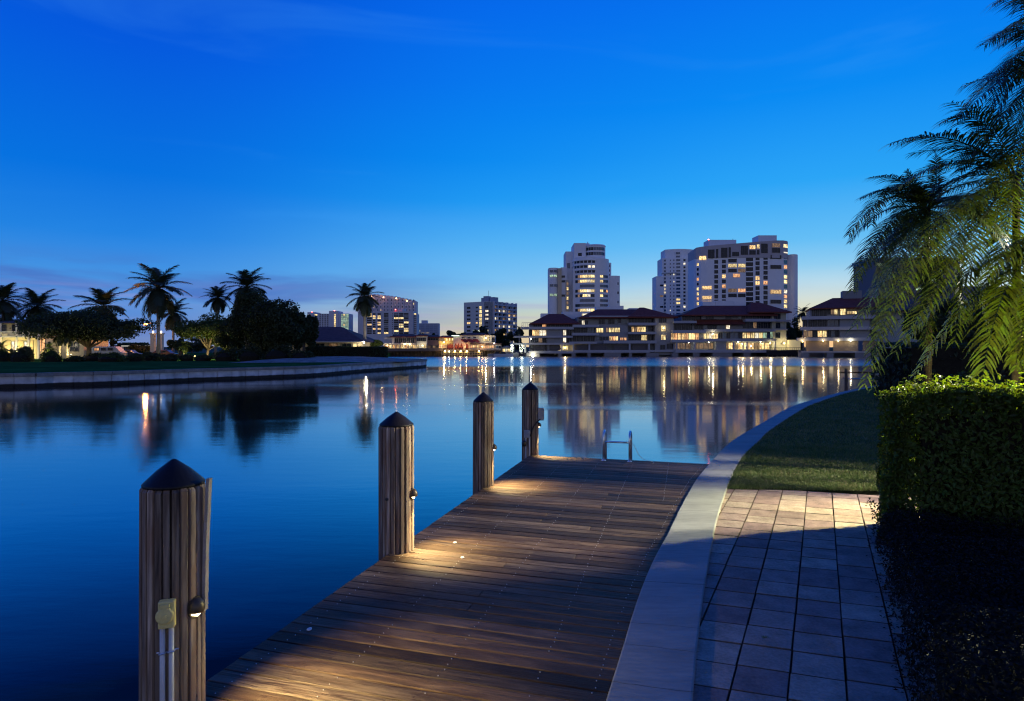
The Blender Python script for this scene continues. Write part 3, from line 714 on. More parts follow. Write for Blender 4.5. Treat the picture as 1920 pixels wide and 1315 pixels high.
# ================================================================== FOLIAGE TOOLS
def leaf_verts(C, N, size, rng, elong=1.9, fold=.25):
    """diamond leaves (two triangles folded along the midrib) centred at C with rough normals N"""
    n = len(C); N = N+rng.normal(0, .55, (n, 3)); N /= np.linalg.norm(N, axis=1)[:, None]+1e-9
    T = rng.normal(0, 1, (n, 3)); T -= (T*N).sum(1)[:, None]*N; T /= np.linalg.norm(T, axis=1)[:, None]+1e-9
    B = np.cross(N, T); s = size*rng.uniform(.6, 1.25, n)[:, None]
    a = C-T*s*elong/2; c = C+T*s*elong/2; b = C+B*s*.5+N*s*fold; d = C-B*s*.5+N*s*fold
    return np.stack([a, b, c, a, c, d], 1).reshape(-1, 3)
def lumps(p, k, seed):
    r = np.random.default_rng(seed); o = np.zeros(len(p))
    for i in range(7):
        w = r.normal(0, k, 3); o += np.sin(p@w+r.uniform(0, 6.3))
    return o/7
def leafbox(name, poly, z0, ztop, n, size, mat, seed, lump=.06, lk=5., layer=.14, shoots=0., label=None, cat=None, core=True, dome=0.):
    """clipped hedge over a ground polygon: leaves on sides and top of a lumpy box; returns the thing"""
    rng = np.random.default_rng(seed); poly = np.array(poly, float); cen = poly.mean(0)
    root = empty(name, (cen[0], cen[1], z0), 0, label, cat)
    e = np.roll(poly, -1, 0)-poly; L = np.hypot(e[:, 0], e[:, 1]); H = ztop-z0
    area = .5*abs(sum(poly[i][0]*poly[(i+1) % len(poly)][1]-poly[(i+1) % len(poly)][0]*poly[i][1] for i in range(len(poly))))
    sgn = np.sign(sum(poly[i][0]*poly[(i+1) % len(poly)][1]-poly[(i+1) % len(poly)][0]*poly[i][1] for i in range(len(poly))))
    A = np.r_[L*H, area*1.25]; cnt = (n*A/A.sum()).astype(int); Cs = []; Ns = []
    for i in range(len(poly)):
        m = cnt[i]; t = rng.uniform(0, 1, m); z = rng.uniform(0, 1, m)**.9*H
        nn = np.array([e[i][1], -e[i][0]])/L[i]*sgn
        p = poly[i]+e[i]*t[:, None]; d = rng.uniform(0, 1, m)**1.7*layer
        bulge = -dome*(z/H)**2
        q = np.c_[p-nn*d[:, None]+nn*bulge[:, None], z+z0]; Cs.append(q); Ns.append(np.c_[np.tile(nn, (m, 1)), np.full(m, .35)])
    m = cnt[-1]; lo, hi = poly.min(0), poly.max(0); pts = []
    while sum(map(len, pts)) < m:
        q = rng.uniform(lo, hi, (m, 2)); ok = np.ones(m, bool)
        for i in range(len(poly)):
            ok &= ((e[i][0]*(q[:, 1]-poly[i][1])-e[i][1]*(q[:, 0]-poly[i][0]))*sgn) > dome*.6
        pts.append(q[ok])
    q = np.concatenate(pts)[:m]; z = ztop-rng.uniform(0, 1, m)**1.6*layer+shoots*(rng.uniform(0, 1, m)**9)
    if dome:
        dist = np.min([((e[i][0]*(q[:, 1]-poly[i][1])-e[i][1]*(q[:, 0]-poly[i][0]))*sgn)/L[i] for i in range(len(poly))], axis=0)
        z -= dome*.8*np.clip(1-dist/(dome*2.2), 0, 1)**2
    Cs.append(np.c_[q, z]); Ns.append(np.tile([0, 0, 1.], (len(q), 1)))
    C = np.concatenate(Cs); N = np.concatenate(Ns)
    C = C+N/np.linalg.norm(N, axis=1)[:, None]*(lumps(C, lk, seed)*lump*1.6)[:, None]
    C -= np.array([cen[0], cen[1], z0])
    npmesh('foliage', leaf_verts(C, N, size, rng), 3, mat, root)
    if core:
        b = MB(); sh = layer+.02; k = []
        for p_ in poly: d = cen-p_; k.append(tuple((p_+d/np.linalg.norm(d)*(sh*1.6+dome)-cen)))
        b.prism(k, 0.02, H-sh-dome*.5); b.build('dark_core', M_core, root)  # solid dark core for opacity, standing for the hedge's shaded inside
    return root
def bush(name, px, pyb, Y, w, h, n, size, mat, seed, label, cat, z0=1.0, depth=None, group=None):
    rng = np.random.default_rng(seed); p = P(px, HY, Y); root = empty(name, (p.x, Y, z0), 0, label, cat, group)
    K = 9; cc = rng.normal(0, 1, (K, 3)); cc /= np.linalg.norm(cc, axis=1)[:, None]; cc[:, 2] = abs(cc[:, 2]); cc *= rng.uniform(.25, .65, (K, 1))
    rad = rng.uniform(.35, .6, K); k = rng.integers(0, K, n)
    d = rng.normal(0, 1, (n, 3)); d /= np.linalg.norm(d, axis=1)[:, None]; d[:, 2] = np.where(d[:, 2] < -.2, -d[:, 2], d[:, 2])
    C = cc[k]+d*(rad[k]*rng.uniform(.7, 1.05, n))[:, None]
    C = C*np.array([w/2, (depth or w)/2, h]); C[:, 2] = np.clip(C[:, 2], .02*h, None)
    npmesh('foliage', leaf_verts(C, d, size, rng), 3, mat, root)
    b = MB(); b.lathe([(0, h*.62), (w*.18, h*.55), (w*.3, h*.3), (w*.28, 0)], 10); c = b.build('dark_core', M_core, root)  # solid core behind the leaves, inner shade put into its colour
    return root
def tree(px, Y, top, wpx, label, seed, bottom=None, n=5000, size=.28, mat=None, cat='tree', name='broadleaf_tree', trunkr=.25, z0=1.0, K=22, flat=1., group=None, limbs=7, trunk_px=None):
    """crown between photo rows top and bottom, wpx wide, at distance Y"""
    s = Y/F; rng = np.random.default_rng(seed); mat = mat or M_leafdark
    zt = EYE+(HY-top)*s; w = wpx*s; zb = z0+(zt-z0)*.3 if bottom is None else EYE+(HY-bottom)*s
    x = (px-CX)*s; root = empty(name, (x, Y, z0), 0, label, cat, group)
    hc = (zt-zb); ctr = np.array([0, 0, (zt+zb)/2-z0])
    cc = rng.normal(0, 1, (K, 3)); cc /= np.linalg.norm(cc, axis=1)[:, None]; cc *= rng.uniform(.25, .86, (K, 1))
    if flat < 1: cc[:, 2] *= flat
    rad = rng.uniform(.12, .36, K); k = rng.choice(K, n, p=rad**2/np.sum(rad**2))
    d = rng.normal(0, 1, (n, 3)); d /= np.linalg.norm(d, axis=1)[:, None]
    C = cc[k]+d*(rad[k]*(rng.uniform(.4, 1.05, n)**.6+np.abs(rng.normal(0, .12, n))))[:, None]
    C = C*np.array([w/2, w/2*.9, hc/2])+ctr
    npmesh('crown', leaf_verts(C, d, size, rng), 3, mat, root)
    b = MB(); tx = 0 if trunk_px is None else (trunk_px-px)*s
    fork = (zb-z0)*.75+.3
    b.tube([(tx, 0, -.1), (tx*.9, 0, fork*.5), (tx*.8, .1, fork)], [trunkr*1.3, trunkr, trunkr*.85], 8)
    for i in range(limbs):
        q = cc[i % K]*np.array([w/2, w/2*.9, hc/2])*.85+ctr; a = np.array([tx*.8, .1, fork*.95]); mid_ = a*.5+q*.5+np.array([0, 0, .12*hc*rng.uniform(-.5, 1)])
        b.tube([a, mid_, q], [trunkr*.55, trunkr*.35, trunkr*.1], 6)
    b.build('trunk', M_bark, root, smooth=True)
    return root
def frond_geo(B0, B1, B2, lmax, nl, wd, rng, rach=.012, droop=.5, seg=3, ragged=.12):
    """pinnate frond along a quadratic curve; every leaflet a drooping tapered strip"""
    B0, B1, B2 = (np.array(v, float) for v in (B0, B1, B2)); tris = []
    ts = np.linspace(.12, .995, nl); Z = np.array([0, 0, 1.])
    for side in (-1, 1):
        for t in ts:
            t = min(.999, t+rng.normal(0, .004)); p = (1-t)**2*B0+2*t*(1-t)*B1+t*t*B2
            tg = 2*(1-t)*(B1-B0)+2*t*(B2-B1); tg /= np.linalg.norm(tg)+1e-9
            sd = np.cross(tg, Z); sd /= np.linalg.norm(sd)+1e-9; up = np.cross(sd, tg)
            prof = math.sin(math.pi*min(1, .14+t*.80))**.6; l = lmax*prof*rng.uniform(1-ragged, 1+ragged)
            fw = .35+.75*t
            dr = sd*side*(1.0)+tg*fw+up*rng.uniform(.05, .35); dr /= np.linalg.norm(dr)
            wv = np.cross(dr, up); wv /= np.linalg.norm(wv)+1e-9
            pts = []; q = p.copy(); st = l/seg; dd = dr.copy()
            for j in range(seg+1):
                pts.append(q.copy()); dd = dd-Z*droop*(j+.6)/seg; dd /= np.linalg.norm(dd); q = q+dd*st
            ws = [wd*.55, wd, wd*.7, 0.02*wd][:seg+1] if seg == 3 else [wd*.8, wd*.8, .02*wd]
            for j in range(seg):
                a, b_ = pts[j], pts[j+1]; w0, w1 = wv*ws[j]/2, wv*ws[j+1]/2
                tris += [a-w0, a+w0, b_+w1, b_-w1]
    rs = np.linspace(0, 1, 9); R_ = [(1-t)**2*B0+2*t*(1-t)*B1+t*t*B2 for t in rs]
    for j in range(8):
        r0, r1 = rach*(1-rs[j]*.85), rach*(1-rs[j+1]*.85); a, b_ = R_[j], R_[j+1]; tg = b_-a; tg /= np.linalg.norm(tg)+1e-9
        u = np.cross(tg, Z); u /= np.linalg.norm(u)+1e-9; w = np.cross(u, tg)
        for (c0, c1) in ((u, w), (w, -u), (-u, -w), (-w, u)):
            tris += [a+c0*r0, a+c1*r0, b_+c1*r1, b_+c0*r1]
    return np.array(tris)
def far_palm(px, Y, top, wpx, base_z, label, seed, mat=None, n=30, trunk_r=.22, up=1., group='tall palms on the far bank', lean=0., shaft=True, cat='palm tree', trunkmat=None):
    s = Y/F; rng = np.random.default_rng(seed); Rr = wpx*s/2; zt = EYE+(HY-top)*s; hub = zt-base_z-Rr*.82*up; x = (px-CX)*s
    root = empty('palm_tree', (x, Y, base_z), 0, label, cat, group); V = []
    for i in range(n):
        az_ = i*2.399963+rng.normal(0, .15); el = R(80)-R(138)*(i/(n-1))+rng.normal(0, .08)
        L = Rr*1.12*rng.uniform(.88, 1.08); h = np.array([math.cos(az_), math.sin(az_), 0]); c0 = np.array([lean, 0, hub])
        c1 = c0+(h*math.cos(el)+np.array([0, 0, math.sin(el)]))*L*.55; c2 = c1+(h*math.cos(el-.95)+np.array([0, 0, math.sin(el-.95)]))*L*.55
        V.append(frond_geo(c0, c1, c2, Rr*.34, 40, Rr*.034, rng, rach=Rr*.016, droop=.55, seg=2))
    npmesh('crown', np.concatenate(V), 4, mat or M_palmfar, root)
    b = MB(); b.tube([(0, 0, -.2), (lean*.3, 0, hub*.3), (lean*.7, 0, hub*.65), (lean, 0, hub*.9)], [trunk_r*1.35, trunk_r, trunk_r*1.05, trunk_r*.75], 10); b.build('trunk', trunkmat or M_palmtrunk, root, smooth=True)
    if shaft:
        c = MB(); c.tube([(lean, 0, hub*.88), (lean, 0, hub*.95), (lean, 0, hub*1.03)], [trunk_r*.85, trunk_r*.7, trunk_r*.2], 10); c.build('crownshaft', M_leafmid, root, smooth=True)
    return root

# ================================================================== HEDGES BESIDE THE PAVING
leafbox('hedge', [(3.78, 6.5), (4.13, 7.2), (9.2, 7.35), (9.2, 6.0), (5.2, 6.2)], 1.0, 2.53, 60000, .036, M_hedge, 5, lump=.10, lk=4.5, shoots=.17, dome=.15,
        label='tall clipped hedge with bright lit top leaves at the right edge of the paving', cat='hedge')
def gxy(px, py, z=1.0): p = G(px, py, z); return (p.x, p.y)
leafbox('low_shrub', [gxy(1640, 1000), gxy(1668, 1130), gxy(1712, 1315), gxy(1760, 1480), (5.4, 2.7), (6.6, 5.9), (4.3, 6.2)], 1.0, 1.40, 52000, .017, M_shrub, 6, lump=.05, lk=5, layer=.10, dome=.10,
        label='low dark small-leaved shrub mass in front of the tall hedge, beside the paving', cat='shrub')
# unseen leafy blocker, added outside the frame to shade the near paving
leafbox('hedge', [(5.75, 5.2), (5.75, 6.86), (9.4, 7.0), (9.4, 5.0)], 1.0, 5.2, 9000, .09, M_hedge, 8, lump=.1, lk=3,
        label='unseen leafy light blocker added right of the clipped hedge', cat='hedge')
b = MB()
for i in range(150):                        # mulch and fallen leaves along the paving edge
    t = random.random(); p = G(1636+t*66+random.gauss(-3, 7), 1000+t*310)
    a = random.uniform(0, 3.1); r = random.uniform(.008, .022); c, s_ = math.cos(a)*r, math.sin(a)*r
    b.add([(p.x-c, p.y-s_, 1.006), (p.x+s_*.4, p.y-c*.4, 1.012), (p.x+c, p.y+s_, 1.008), (p.x-s_*.4, p.y+c*.4, 1.011)], [(0, 1, 2, 3)])
tag(b.build('fallen_leaves', M_core), 'small fallen leaves scattered along the edge of the paving', 'leaves', kind='stuff')
# weed tuft in a paver joint
tv = []
for i in range(26):
    p = G(1434, 1196); a = random.uniform(0, 6.3); l = random.uniform(.008, .022); q = np.array([p.x+random.gauss(0, .01), p.y+random.gauss(0, .003), 1.0])
    tv += [q+(-.002, 0, 0), q+(.002, 0, 0), q+np.array([math.cos(a)*l, math.sin(a)*l, .012])]
tag(npmesh('weed_tuft', tv, 3, M_grass), 'tiny green weed tuft growing in a joint of the paving', 'weed')

# ================================================================== NEAR PALMS
def near_palm(hub, fronds, extra, label, seed, lmax=.42, tr=.06, nl=44, extraL=1.6, wd=.021, comp=1.0):
    rng = np.random.default_rng(seed); hp = P(*hub); root = empty('garden_palm', (hp.x, hp.y, 1.0), 0, label, 'palm tree')
    o = np.array([hp.x, hp.y, 1.0]); c0 = np.array(hp)-o
    for f in fronds:
        (ax, ay, dyc), (tx, ty, dyt) = f[0], f[1]; lm = f[2] if len(f) > 2 else lmax
        c1 = np.array(P(ax, ay, hub[2]+dyc))-o; c2 = np.array(P(tx, ty, hub[2]+dyt))-o
        npmesh('frond', frond_geo(c0, c1, c2, lm, int(nl*max(.5, min(1.4, np.linalg.norm(c2-c0)/1.4))), wd, rng, droop=.5, ragged=.3), 4, M_palm, root)
    base = list(fronds)
    for f in base:                      # companions to every leading frond, a little off to the side
        for q in range(1 if rng.random() < comp else 0):
            (ax, ay, dyc), (tx, ty, dyt) = f[0], f[1]; jx, jy = rng.normal(0, 26), rng.normal(8, 22)
            c1 = np.array(P(ax+jx*.6, ay+jy*.6, hub[2]+dyc+rng.normal(0, .3)))-o; c2 = np.array(P(tx+abs(jx), ty+jy, hub[2]+dyt+rng.normal(0, .4)))-o
            npmesh('frond', frond_geo(c0, c1, c2, (f[2] if len(f) > 2 else lmax)*.9, nl, .018, rng, droop=.45, ragged=.3), 4, M_palm, root)
    for i in range(int(extra*1.5)):
        az_ = rng.uniform(-1.9, 1.9)+math.pi*.5 if i % 3 else rng.uniform(0, 6.28); el = rng.uniform(-.1, 1.2); L = extraL*rng.uniform(.8, 1.1)
        h = np.array([math.cos(az_), math.sin(az_), 0]); c1 = c0+(h*math.cos(el)+np.array([0, 0, math.sin(el)]))*L*.5; c2 = c1+(h*math.cos(el-1.2)+np.array([0, 0, math.sin(el-1.2)]))*L*.55
        npmesh('frond', frond_geo(c0, c1, c2, lmax*.9, nl, .019, rng, droop=.45, ragged=.3), 4, M_palm, root)
    b = MB(); b.tube([(0, .05, 0), (.03, .02, c0[2]*.5), tuple(c0)], [tr*1.2, tr, tr*.8], 10); b.build('trunk', principled('dark_fibrous_trunk', (.035, .028, .02), .9, .1, var=.5, scale=9, bump=.8, bscale=20), root, smooth=True)
near_palm((1738, 392, 10.0), [((1665, 325, -.3), (1592, 440, -.6)), ((1655, 375, -.4), (1598, 545, -.8)), ((1690, 330, 0), (1612, 372, -.2)), ((1715, 350, 0), (1700, 322, 0), .2),
    ((1765, 355, .1), (1752, 322, .1), .2), ((1800, 330, .3), (1865, 440, .4)), ((1690, 400, -.5), (1640, 640, -.9)), ((1750, 420, -.4), (1735, 640, -.7)), ((1680, 450, -.4), (1600, 500, -.7)), ((1790, 400, 0), (1810, 600, -.3))],
    12, 'smaller garden palm with fronds arching farthest left above the hedge', 21, lmax=.34)
near_palm((1905, 335, 9.6), [((1800, 225, -.2), (1672, 268, -.3), .5), ((1790, 270, -.1), (1685, 350, -.2)), ((1850, 180, 0), (1765, 230, 0)), ((1780, 320, -.5), (1690, 570, -1.0), .5), ((1840, 350, -.4), (1790, 640, -.8)),
    ((1740, 370, -.6), (1606, 610, -1.1), .46), ((1890, 420, -.4), (1865, 640, -.7)), ((1700, 400, -.8), (1622, 722, -1.4), .36), ((1790, 400, -.3), (1740, 560, -.6)), ((1860, 260, .2), (1700, 420, .3)), ((1830, 400, -.6), (1680, 660, -1.2), .44)],
    9, 'broad garden palm behind the hedge with long drooping yellow-green lit fronds', 22, lmax=.44, extraL=1.9, comp=.45, wd=.024, nl=38)
near_palm((2010, 95, 9.8), [((1960, -60, -.1), (1862, 8, -.2), .5), ((1950, -20, .2), (1880, 70, .2), .5), ((1935, 60, -.3), (1850, 150, -.4), .5), ((1925, 20, -.2), (1855, 75, -.4), .5), ((1910, 100, -.2), (1795, 225, -.4), .5), ((1900, 170, 0), (1800, 320, -.2), .5), ((1950, 250, 0), (1880, 430, 0), .5), ((1930, 120, .3), (1810, 160, .5), .5), ((1940, 200, -.4), (1830, 400, -.6), .45)],
    10, 'tallest garden palm at the top right corner with dark fronds cut by the frame', 23, lmax=.5, extraL=1.9)
near_palm((1985, 470, 8.9), [((1880, 460, -.2), (1843, 705, -.5), .52), ((1850, 430, .2), (1700, 640, .2), .44), ((1860, 470, .3), (1715, 705, .2), .36), ((1920, 560, -.2), (1905, 690, -.3), .4), ((1870, 400, .4), (1760, 520, .6), .44), ((1920, 400, 0), (1850, 520, -.3), .44)],
    5, 'low garden palm at the right frame edge with one large fan-like lit frond', 24, lmax=.46, wd=.032, nl=34, comp=.3)

# ================================================================== GARDEN FLOODLIGHT (just outside the frame)
LPOS = Vector((12.0, 8.2, 6.85))
fl = empty('garden_floodlight', (12.0, 8.4, 1.0), 0, 'floodlight on a tall post in the planting beyond the hedge', 'floodlight')
b = MB(); b.tube([(0, .1, 0), (0, .1, 6.1)], .04, 8); b.build('post', M_bronze, fl)
b = MB(); b.box(-.02, .14, -.12, .12, 5.76, 5.96); b.build('lamp_head', M_bronze, fl)
FLO = Vector(fl.location)
light('floodlight', 'SPOT', LPOS-FLO+Vector((-.16, 0, -.12)), 11500, (1, .91, .68), fl, .26, Vector((2.0, 7.6, 1.0))-FLO, 54, 1.0)
for x, y, tg, e, lab in ((7.3, 7.9, (7.0, 8.9, 3.2), 480, 'low uplight behind the tall hedge below the palm at the frame edge'),):
    u = empty('garden_uplight', (x, y, 1.0), 0, lab, 'garden light')
    b = MB(); b.lathe([(.04, 0), (.05, .1), (.08, .18), (.08, .22)], 12); b.build('housing', M_bronze, u)
    light('uplight', 'SPOT', (0, 0, .3), e, (1, .9, .4), u, .05, Vector(tg)-Vector((x, y, 1.0)), 110, .8)
gl_ = empty('garden_lamp', (6.5, 7.75, 1.0), 0, 'garden lamp on a slim pole just above the top of the tall hedge', 'garden light')
b = MB(); b.tube([(0, 0, 0), (0, 0, 2.0)], .018, 8); b.build('pole', M_bronze, gl_)
b = MB(); b.lathe([(.11, 2.18), (.09, 2.22), (0, 2.28)], 14); b.build('lamp_shade', M_bronze, gl_)
light('garden_lamp', 'SPOT', (0, 0, 2.12), 1350, (1, .93, .40), gl_, .04, Vector((4.4, 7.0, 2.1))-Vector((6.5, 7.75, 1.0)), 78, .6)

# ================================================================== RIGHT BANK BACKGROUND
def at(px, py, Y): return P(px, py, Y)
bush('bougainvillea', 1712, 700, 20, 1.3, .95, 1600, .07, M_pink, 31, 'magenta bougainvillea bush by the water beyond the lawn', 'bush')
bush('garden_bush', 1745, 700, 17, 2.2, 1.25, 3000, .06, M_leafdark, 32, 'rounded dark bush between the bougainvillea and the hedge', 'bush')
bush('garden_bush', 1850, 690, 14.5, 3.0, 1.35, 4200, .05, M_hedge, 33, 'low mounded bush catching light just above the hedge top', 'bush')
leafbox('hedge', [(13.5, 22), (13.5, 24), (26, 26), (26, 22)], 1.0, 3.1, 6000, .12, M_leafdark, 34, lump=.1, lk=2, label='dark clipped hedge in front of the neighbouring house', cat='hedge')
tree(1760, 30, 560, 190, 'dark leafy tree behind the palm fronds near the water', 35, bottom=690, n=6000, size=.16, name='garden_tree')
tree(1900, 33, 520, 200, 'dark leafy tree against the neighbouring house at the right edge', 36, bottom=700, n=6000, size=.16, name='garden_tree')
def neighbour_house():
    Y = 38; s = Y/F; root = empty('neighbour_house', ((1880-CX)*s, Y, 1.0), R(12), 'cream house with lit windows behind the palm fronds at right', 'house')
    w = principled('cream_stucco', (.45, .38, .26), .85, var=.12, scale=1.2)
    b = MB(); b.box(-1.6, 9, 0, 8, 0, 4.4); b.build('wall', w, root)
    r = MB(); r.add([(-2.2, -.6, 4.4), (9.6, -.6, 4.4), (9.6, 8.6, 4.4), (-2.2, 8.6, 4.4), (1, 4, 6), (6, 4, 6)], [(0, 1, 5, 4), (1, 2, 5), (2, 3, 4, 5), (3, 0, 4), (3, 2, 1, 0)])
    r.build('roof', principled('roof_tile_near', (.14, .05, .04), .8, var=.3, scale=3, bump=.5, bscale=6), root)
    for x in (-.9, 1.4, 3.4):
        win(root, x, 3.0, 1.5, 1.5, -.02, 'W', 2, 2)
    for x in (-1.4, .2, 2.4):
        c = MB(); c.cyl(0, 0, 0, 4.2, .17, .15, 14); c.box(-.24, .24, -.24, .24, 4.1, 4.38); c.build('column', principled('white_column', (.7, .66, .55), .7), root, loc=(x, -1.0, 0))
    light('porch_light', 'POINT', (-.6, -1.9, 3.0), 300, (1, .85, .5), root, .2)
WINM = {}
def win_mesh(w, h, nx, ny, key):
    k = (round(w, 2), round(h, 2), nx, ny, key)
    if k in WINM: return WINM[k]
    b = MB(); f = min(.10, w*.12); d = .06
    b.add([(-w/2, 0, -h/2), (w/2, 0, -h/2), (w/2, 0, h/2), (-w/2, 0, h/2)], [(0, 1, 2, 3)], 1)
    def bar(x0, x1, z0, z1): b.box(x0, x1, -d, .02, z0, z1, 0)
    bar(-w/2, -w/2+f*.6, -h/2, h/2); bar(w/2-f*.6, w/2, -h/2, h/2); bar(-w/2+f*.6, w/2-f*.6, h/2-f*.6, h/2); bar(-w/2+f*.6, w/2-f*.6, -h/2, -h/2+f*.6)
    for i in range(1, nx): x = -w/2+w*i/nx; bar(x-f*.3, x+f*.3, -h/2+f*.6, h/2-f*.6)
    for j in range(1, ny): z = -h/2+h*j/ny; b.box(-w/2+f*.6, w/2-f*.6, -d*.9, .015, z-f*.25, z+f*.25, 0)
    me = b.mesh('window', [M_frame, LIT[key]]); WINM[k] = me; return me
def win(parent, x, z, w, h, y=-.03, key='d', nx=1, ny=1, rz=0., name='window'):
    o = bpy.data.objects.new(name, win_mesh(w, h, nx, ny, key)); COL.objects.link(o); o.parent = parent; o.location = (x, y, z); o.rotation_euler = (0, 0, rz); return o
def winset(parent, specs):
    """specs: (x, y, z, w, h, key, nx, ny, rz); the hundred largest become parts, the rest one stuff part"""
    specs = sorted(specs, key=lambda q: -q[3]*q[4])
    for q in specs[:99]: win(parent, q[0], q[2], q[3], q[4], q[1], q[5], q[6], q[7], q[8])
    if len(specs) > 99:
        b = MB(); keys = sorted(set(q[5] for q in specs[99:]))
        for q in specs[99:]:
            x, y, z, w, h, k, nx, ny, rz = q; c, n = math.cos(rz), math.sin(rz)
            f = lambda u, v: (x+u*c-v*n, y+u*n+v*c)
            pts = [f(-w/2, -.03)+(z-h/2,), f(w/2, -.03)+(z-h/2,), f(w/2, -.03)+(z+h/2,), f(-w/2, -.03)+(z+h/2,), f(-w/2, .03)+(z-h/2,), f(w/2, .03)+(z-h/2,), f(w/2, .03)+(z+h/2,), f(-w/2, .03)+(z+h/2,)]
            b.add(pts, [(0, 1, 2, 3), (4, 0, 3, 7), (1, 5, 6, 2), (3, 2, 6, 7), (0, 4, 5, 1)], keys.index(k))
        tag(b.build('window', [LIT[k] for k in keys], parent), kind='stuff')
neighbour_house()
def boat_dock():
    root = empty('boat_dock', (23.5, 40.5, 0), R(-6), 'small neighbouring boat dock with dark piling and beam beyond the lawn', 'dock')
    t = principled('grey_dock_boards', (.16, .17, .19), .8, var=.25, scale=3)
    b = MB()
    for i in range(28): b.box(-2.2+i*.3, -2.2+i*.3+.285, -.7, .7, .92, .97)
    b.build('deck', t, root)
    for x, h in ((-2.6, 1.62), (-.2, .95), (3.5, .95)):
        p = MB(); p.cyl(x, -.9, -.6, h, .10, .09, 12); p.build('piling', M_bark, root)
    p = MB(); p.box(-3.0, 6, -.94, -.86, 1.34, 1.42); p.build('beam', principled('dark_timber', (.05, .035, .022)), root)
boat_dock()

# ================================================================== LEFT BANK
WLpx = [(0, 728), (100, 725), (200, 722), (350, 715), (470, 710.5), (584, 705.5), (678, 697), (740, 692.6), (775, 689.8)]
wl = [P(x, y, 3*F/(y-HY)).xy for x, y in WLpx]
isl = [(-75, 38), (-55, 41.5)]+[tuple(p) for p in wl]+[(-13.2, 93), (-13.2, 98), (-15.5, 103), (-21, 107), (-27, 118), (-31, 140), (-34, 165), (-38, 204)]
ISL = resample([Vector(p) for p in isl], 230)
ib = MB(); poly = [tuple(map(float, p)) for p in ISL]+[(-600, 204), (-600, 38)]
cenp = []
ib.prism(poly, -.5, 1.0)
M_lawnfar = principled('far_lawn', (.040, .115, .030), 1., .0, var=.5, scale=.35, bump=.6, bscale=12)
tag(ib.build('far_lawn', M_lawnfar), kind='structure')
def seawall_far():
    root = empty('seawall', (-20, 65, 0), 0, 'long curving panelled seawall of pale concrete along the far left bank', 'seawall'); o = (-20, 65)
    m = bpy.data.materials.new('stained_panels'); m.use_nodes = True; t = NT(m.node_tree); bs = t.t.nodes['Principled BSDF']; bs.inputs['Roughness'].default_value = .85
    tcn = t.n('ShaderNodeTexCoord'); sp = t.n('ShaderNodeSeparateXYZ'); t.l(tcn.outputs['Object'], sp.inputs[0])
    nn = t.n('ShaderNodeTexNoise'); nn.inputs['Scale'].default_value = 1.3; nn.inputs['Detail'].default_value = 5; t.l(tcn.outputs['Object'], nn.inputs['Vector'])
    g = t.n('ShaderNodeNewGeometry')
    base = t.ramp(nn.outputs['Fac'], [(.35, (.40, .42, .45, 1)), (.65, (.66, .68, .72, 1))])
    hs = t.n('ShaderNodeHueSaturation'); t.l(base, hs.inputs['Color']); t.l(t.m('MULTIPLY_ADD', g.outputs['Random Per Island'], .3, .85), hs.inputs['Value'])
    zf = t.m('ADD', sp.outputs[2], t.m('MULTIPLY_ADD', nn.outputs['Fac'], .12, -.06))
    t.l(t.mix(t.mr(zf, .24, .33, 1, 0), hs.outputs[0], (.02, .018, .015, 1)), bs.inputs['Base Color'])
    pb, cb = MB(), MB(); pts = resample([Vector(p) for p in isl], 170)
    for i in range(len(pts)-1):
        a, c = pts[i], pts[i+1]; d = c-a; L = np.hypot(*d); d = d/L; nrm = np.array([d[1], -d[0]])
        if a[1] > 150: continue
        a2, c2 = a+d*.025, c-d*.025
        q = [a2+nrm*.10, c2+nrm*.10, c2-nrm*.05, a2-nrm*.05]; q = [tuple(map(float, v-np.array(o))) for v in q]
        pb.prism(q, -.6, .80)
        q = [a+nrm*.22, c+nrm*.22, c-nrm*.35, a-nrm*.35]; q = [tuple(map(float, v-np.array(o))) for v in q]
        cb.prism(q, .802, 1.06)
        b_ = a-nrm*.02; e_ = c-nrm*.02
        q = [b_+nrm*.05, e_+nrm*.05, e_-nrm*.05, b_-nrm*.05]; pb.prism([tuple(map(float, v-np.array(o))) for v in q], -.6, .79)
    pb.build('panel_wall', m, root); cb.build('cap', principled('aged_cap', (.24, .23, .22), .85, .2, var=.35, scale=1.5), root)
seawall_far()
# sandy mound by the point
sm = MB(); n1, n2 = 26, 14; vs = []
for j in range(n2+1):
    for i in range(n1+1):
        u, v = i/n1, j/n2; x = -35+u*21.0; y = 84+v*16-(1-u)*6
        h = .62*math.sin(math.pi*u)**.7*math.sin(math.pi*v)**.8+.05*math.sin(i*2.1)*math.cos(j*1.7)*math.sin(math.pi*u)*math.sin(math.pi*v)
        vs.append((x, y, .99+h))
sm.add(vs, [(j*(n1+1)+i, j*(n1+1)+i+1, (j+1)*(n1+1)+i+1, (j+1)*(n1+1)+i) for j in range(n2) for i in range(n1)])
tag(sm.build('sand_mound', principled('pale_sand', (.30, .27, .24), .95, .1, var=.45, scale=.9, bump=.8, bscale=5), smooth=True), kind='structure')

def uplight(px, py, Y, e, col, label, dz=.0, tgt=None, group='garden uplights on the far bank'):
    p = P(px, py, Y); z = max(1.0, p.z); root = empty('garden_uplight', (p.x, Y, z), 0, label, 'garden light', group)
    b = MB(); b.lathe([(.05, 0), (.06, .10), (.10, .16), (.10, .20)], 10); b.build('housing', M_bronze, root)
    c = MB(); c.lathe([(.11, .20), (.10, .25), (0, .27)], 10); c.build('lens', M_lensup, root)
    light('uplight', 'POINT', (0, 0, .55), e, col, root, .12)
M_lensup = principled('uplight_lens', (.9, .8, .5), .3, emis=(1, .66, .22), es=7.)
YEL = (1, .78, .32)
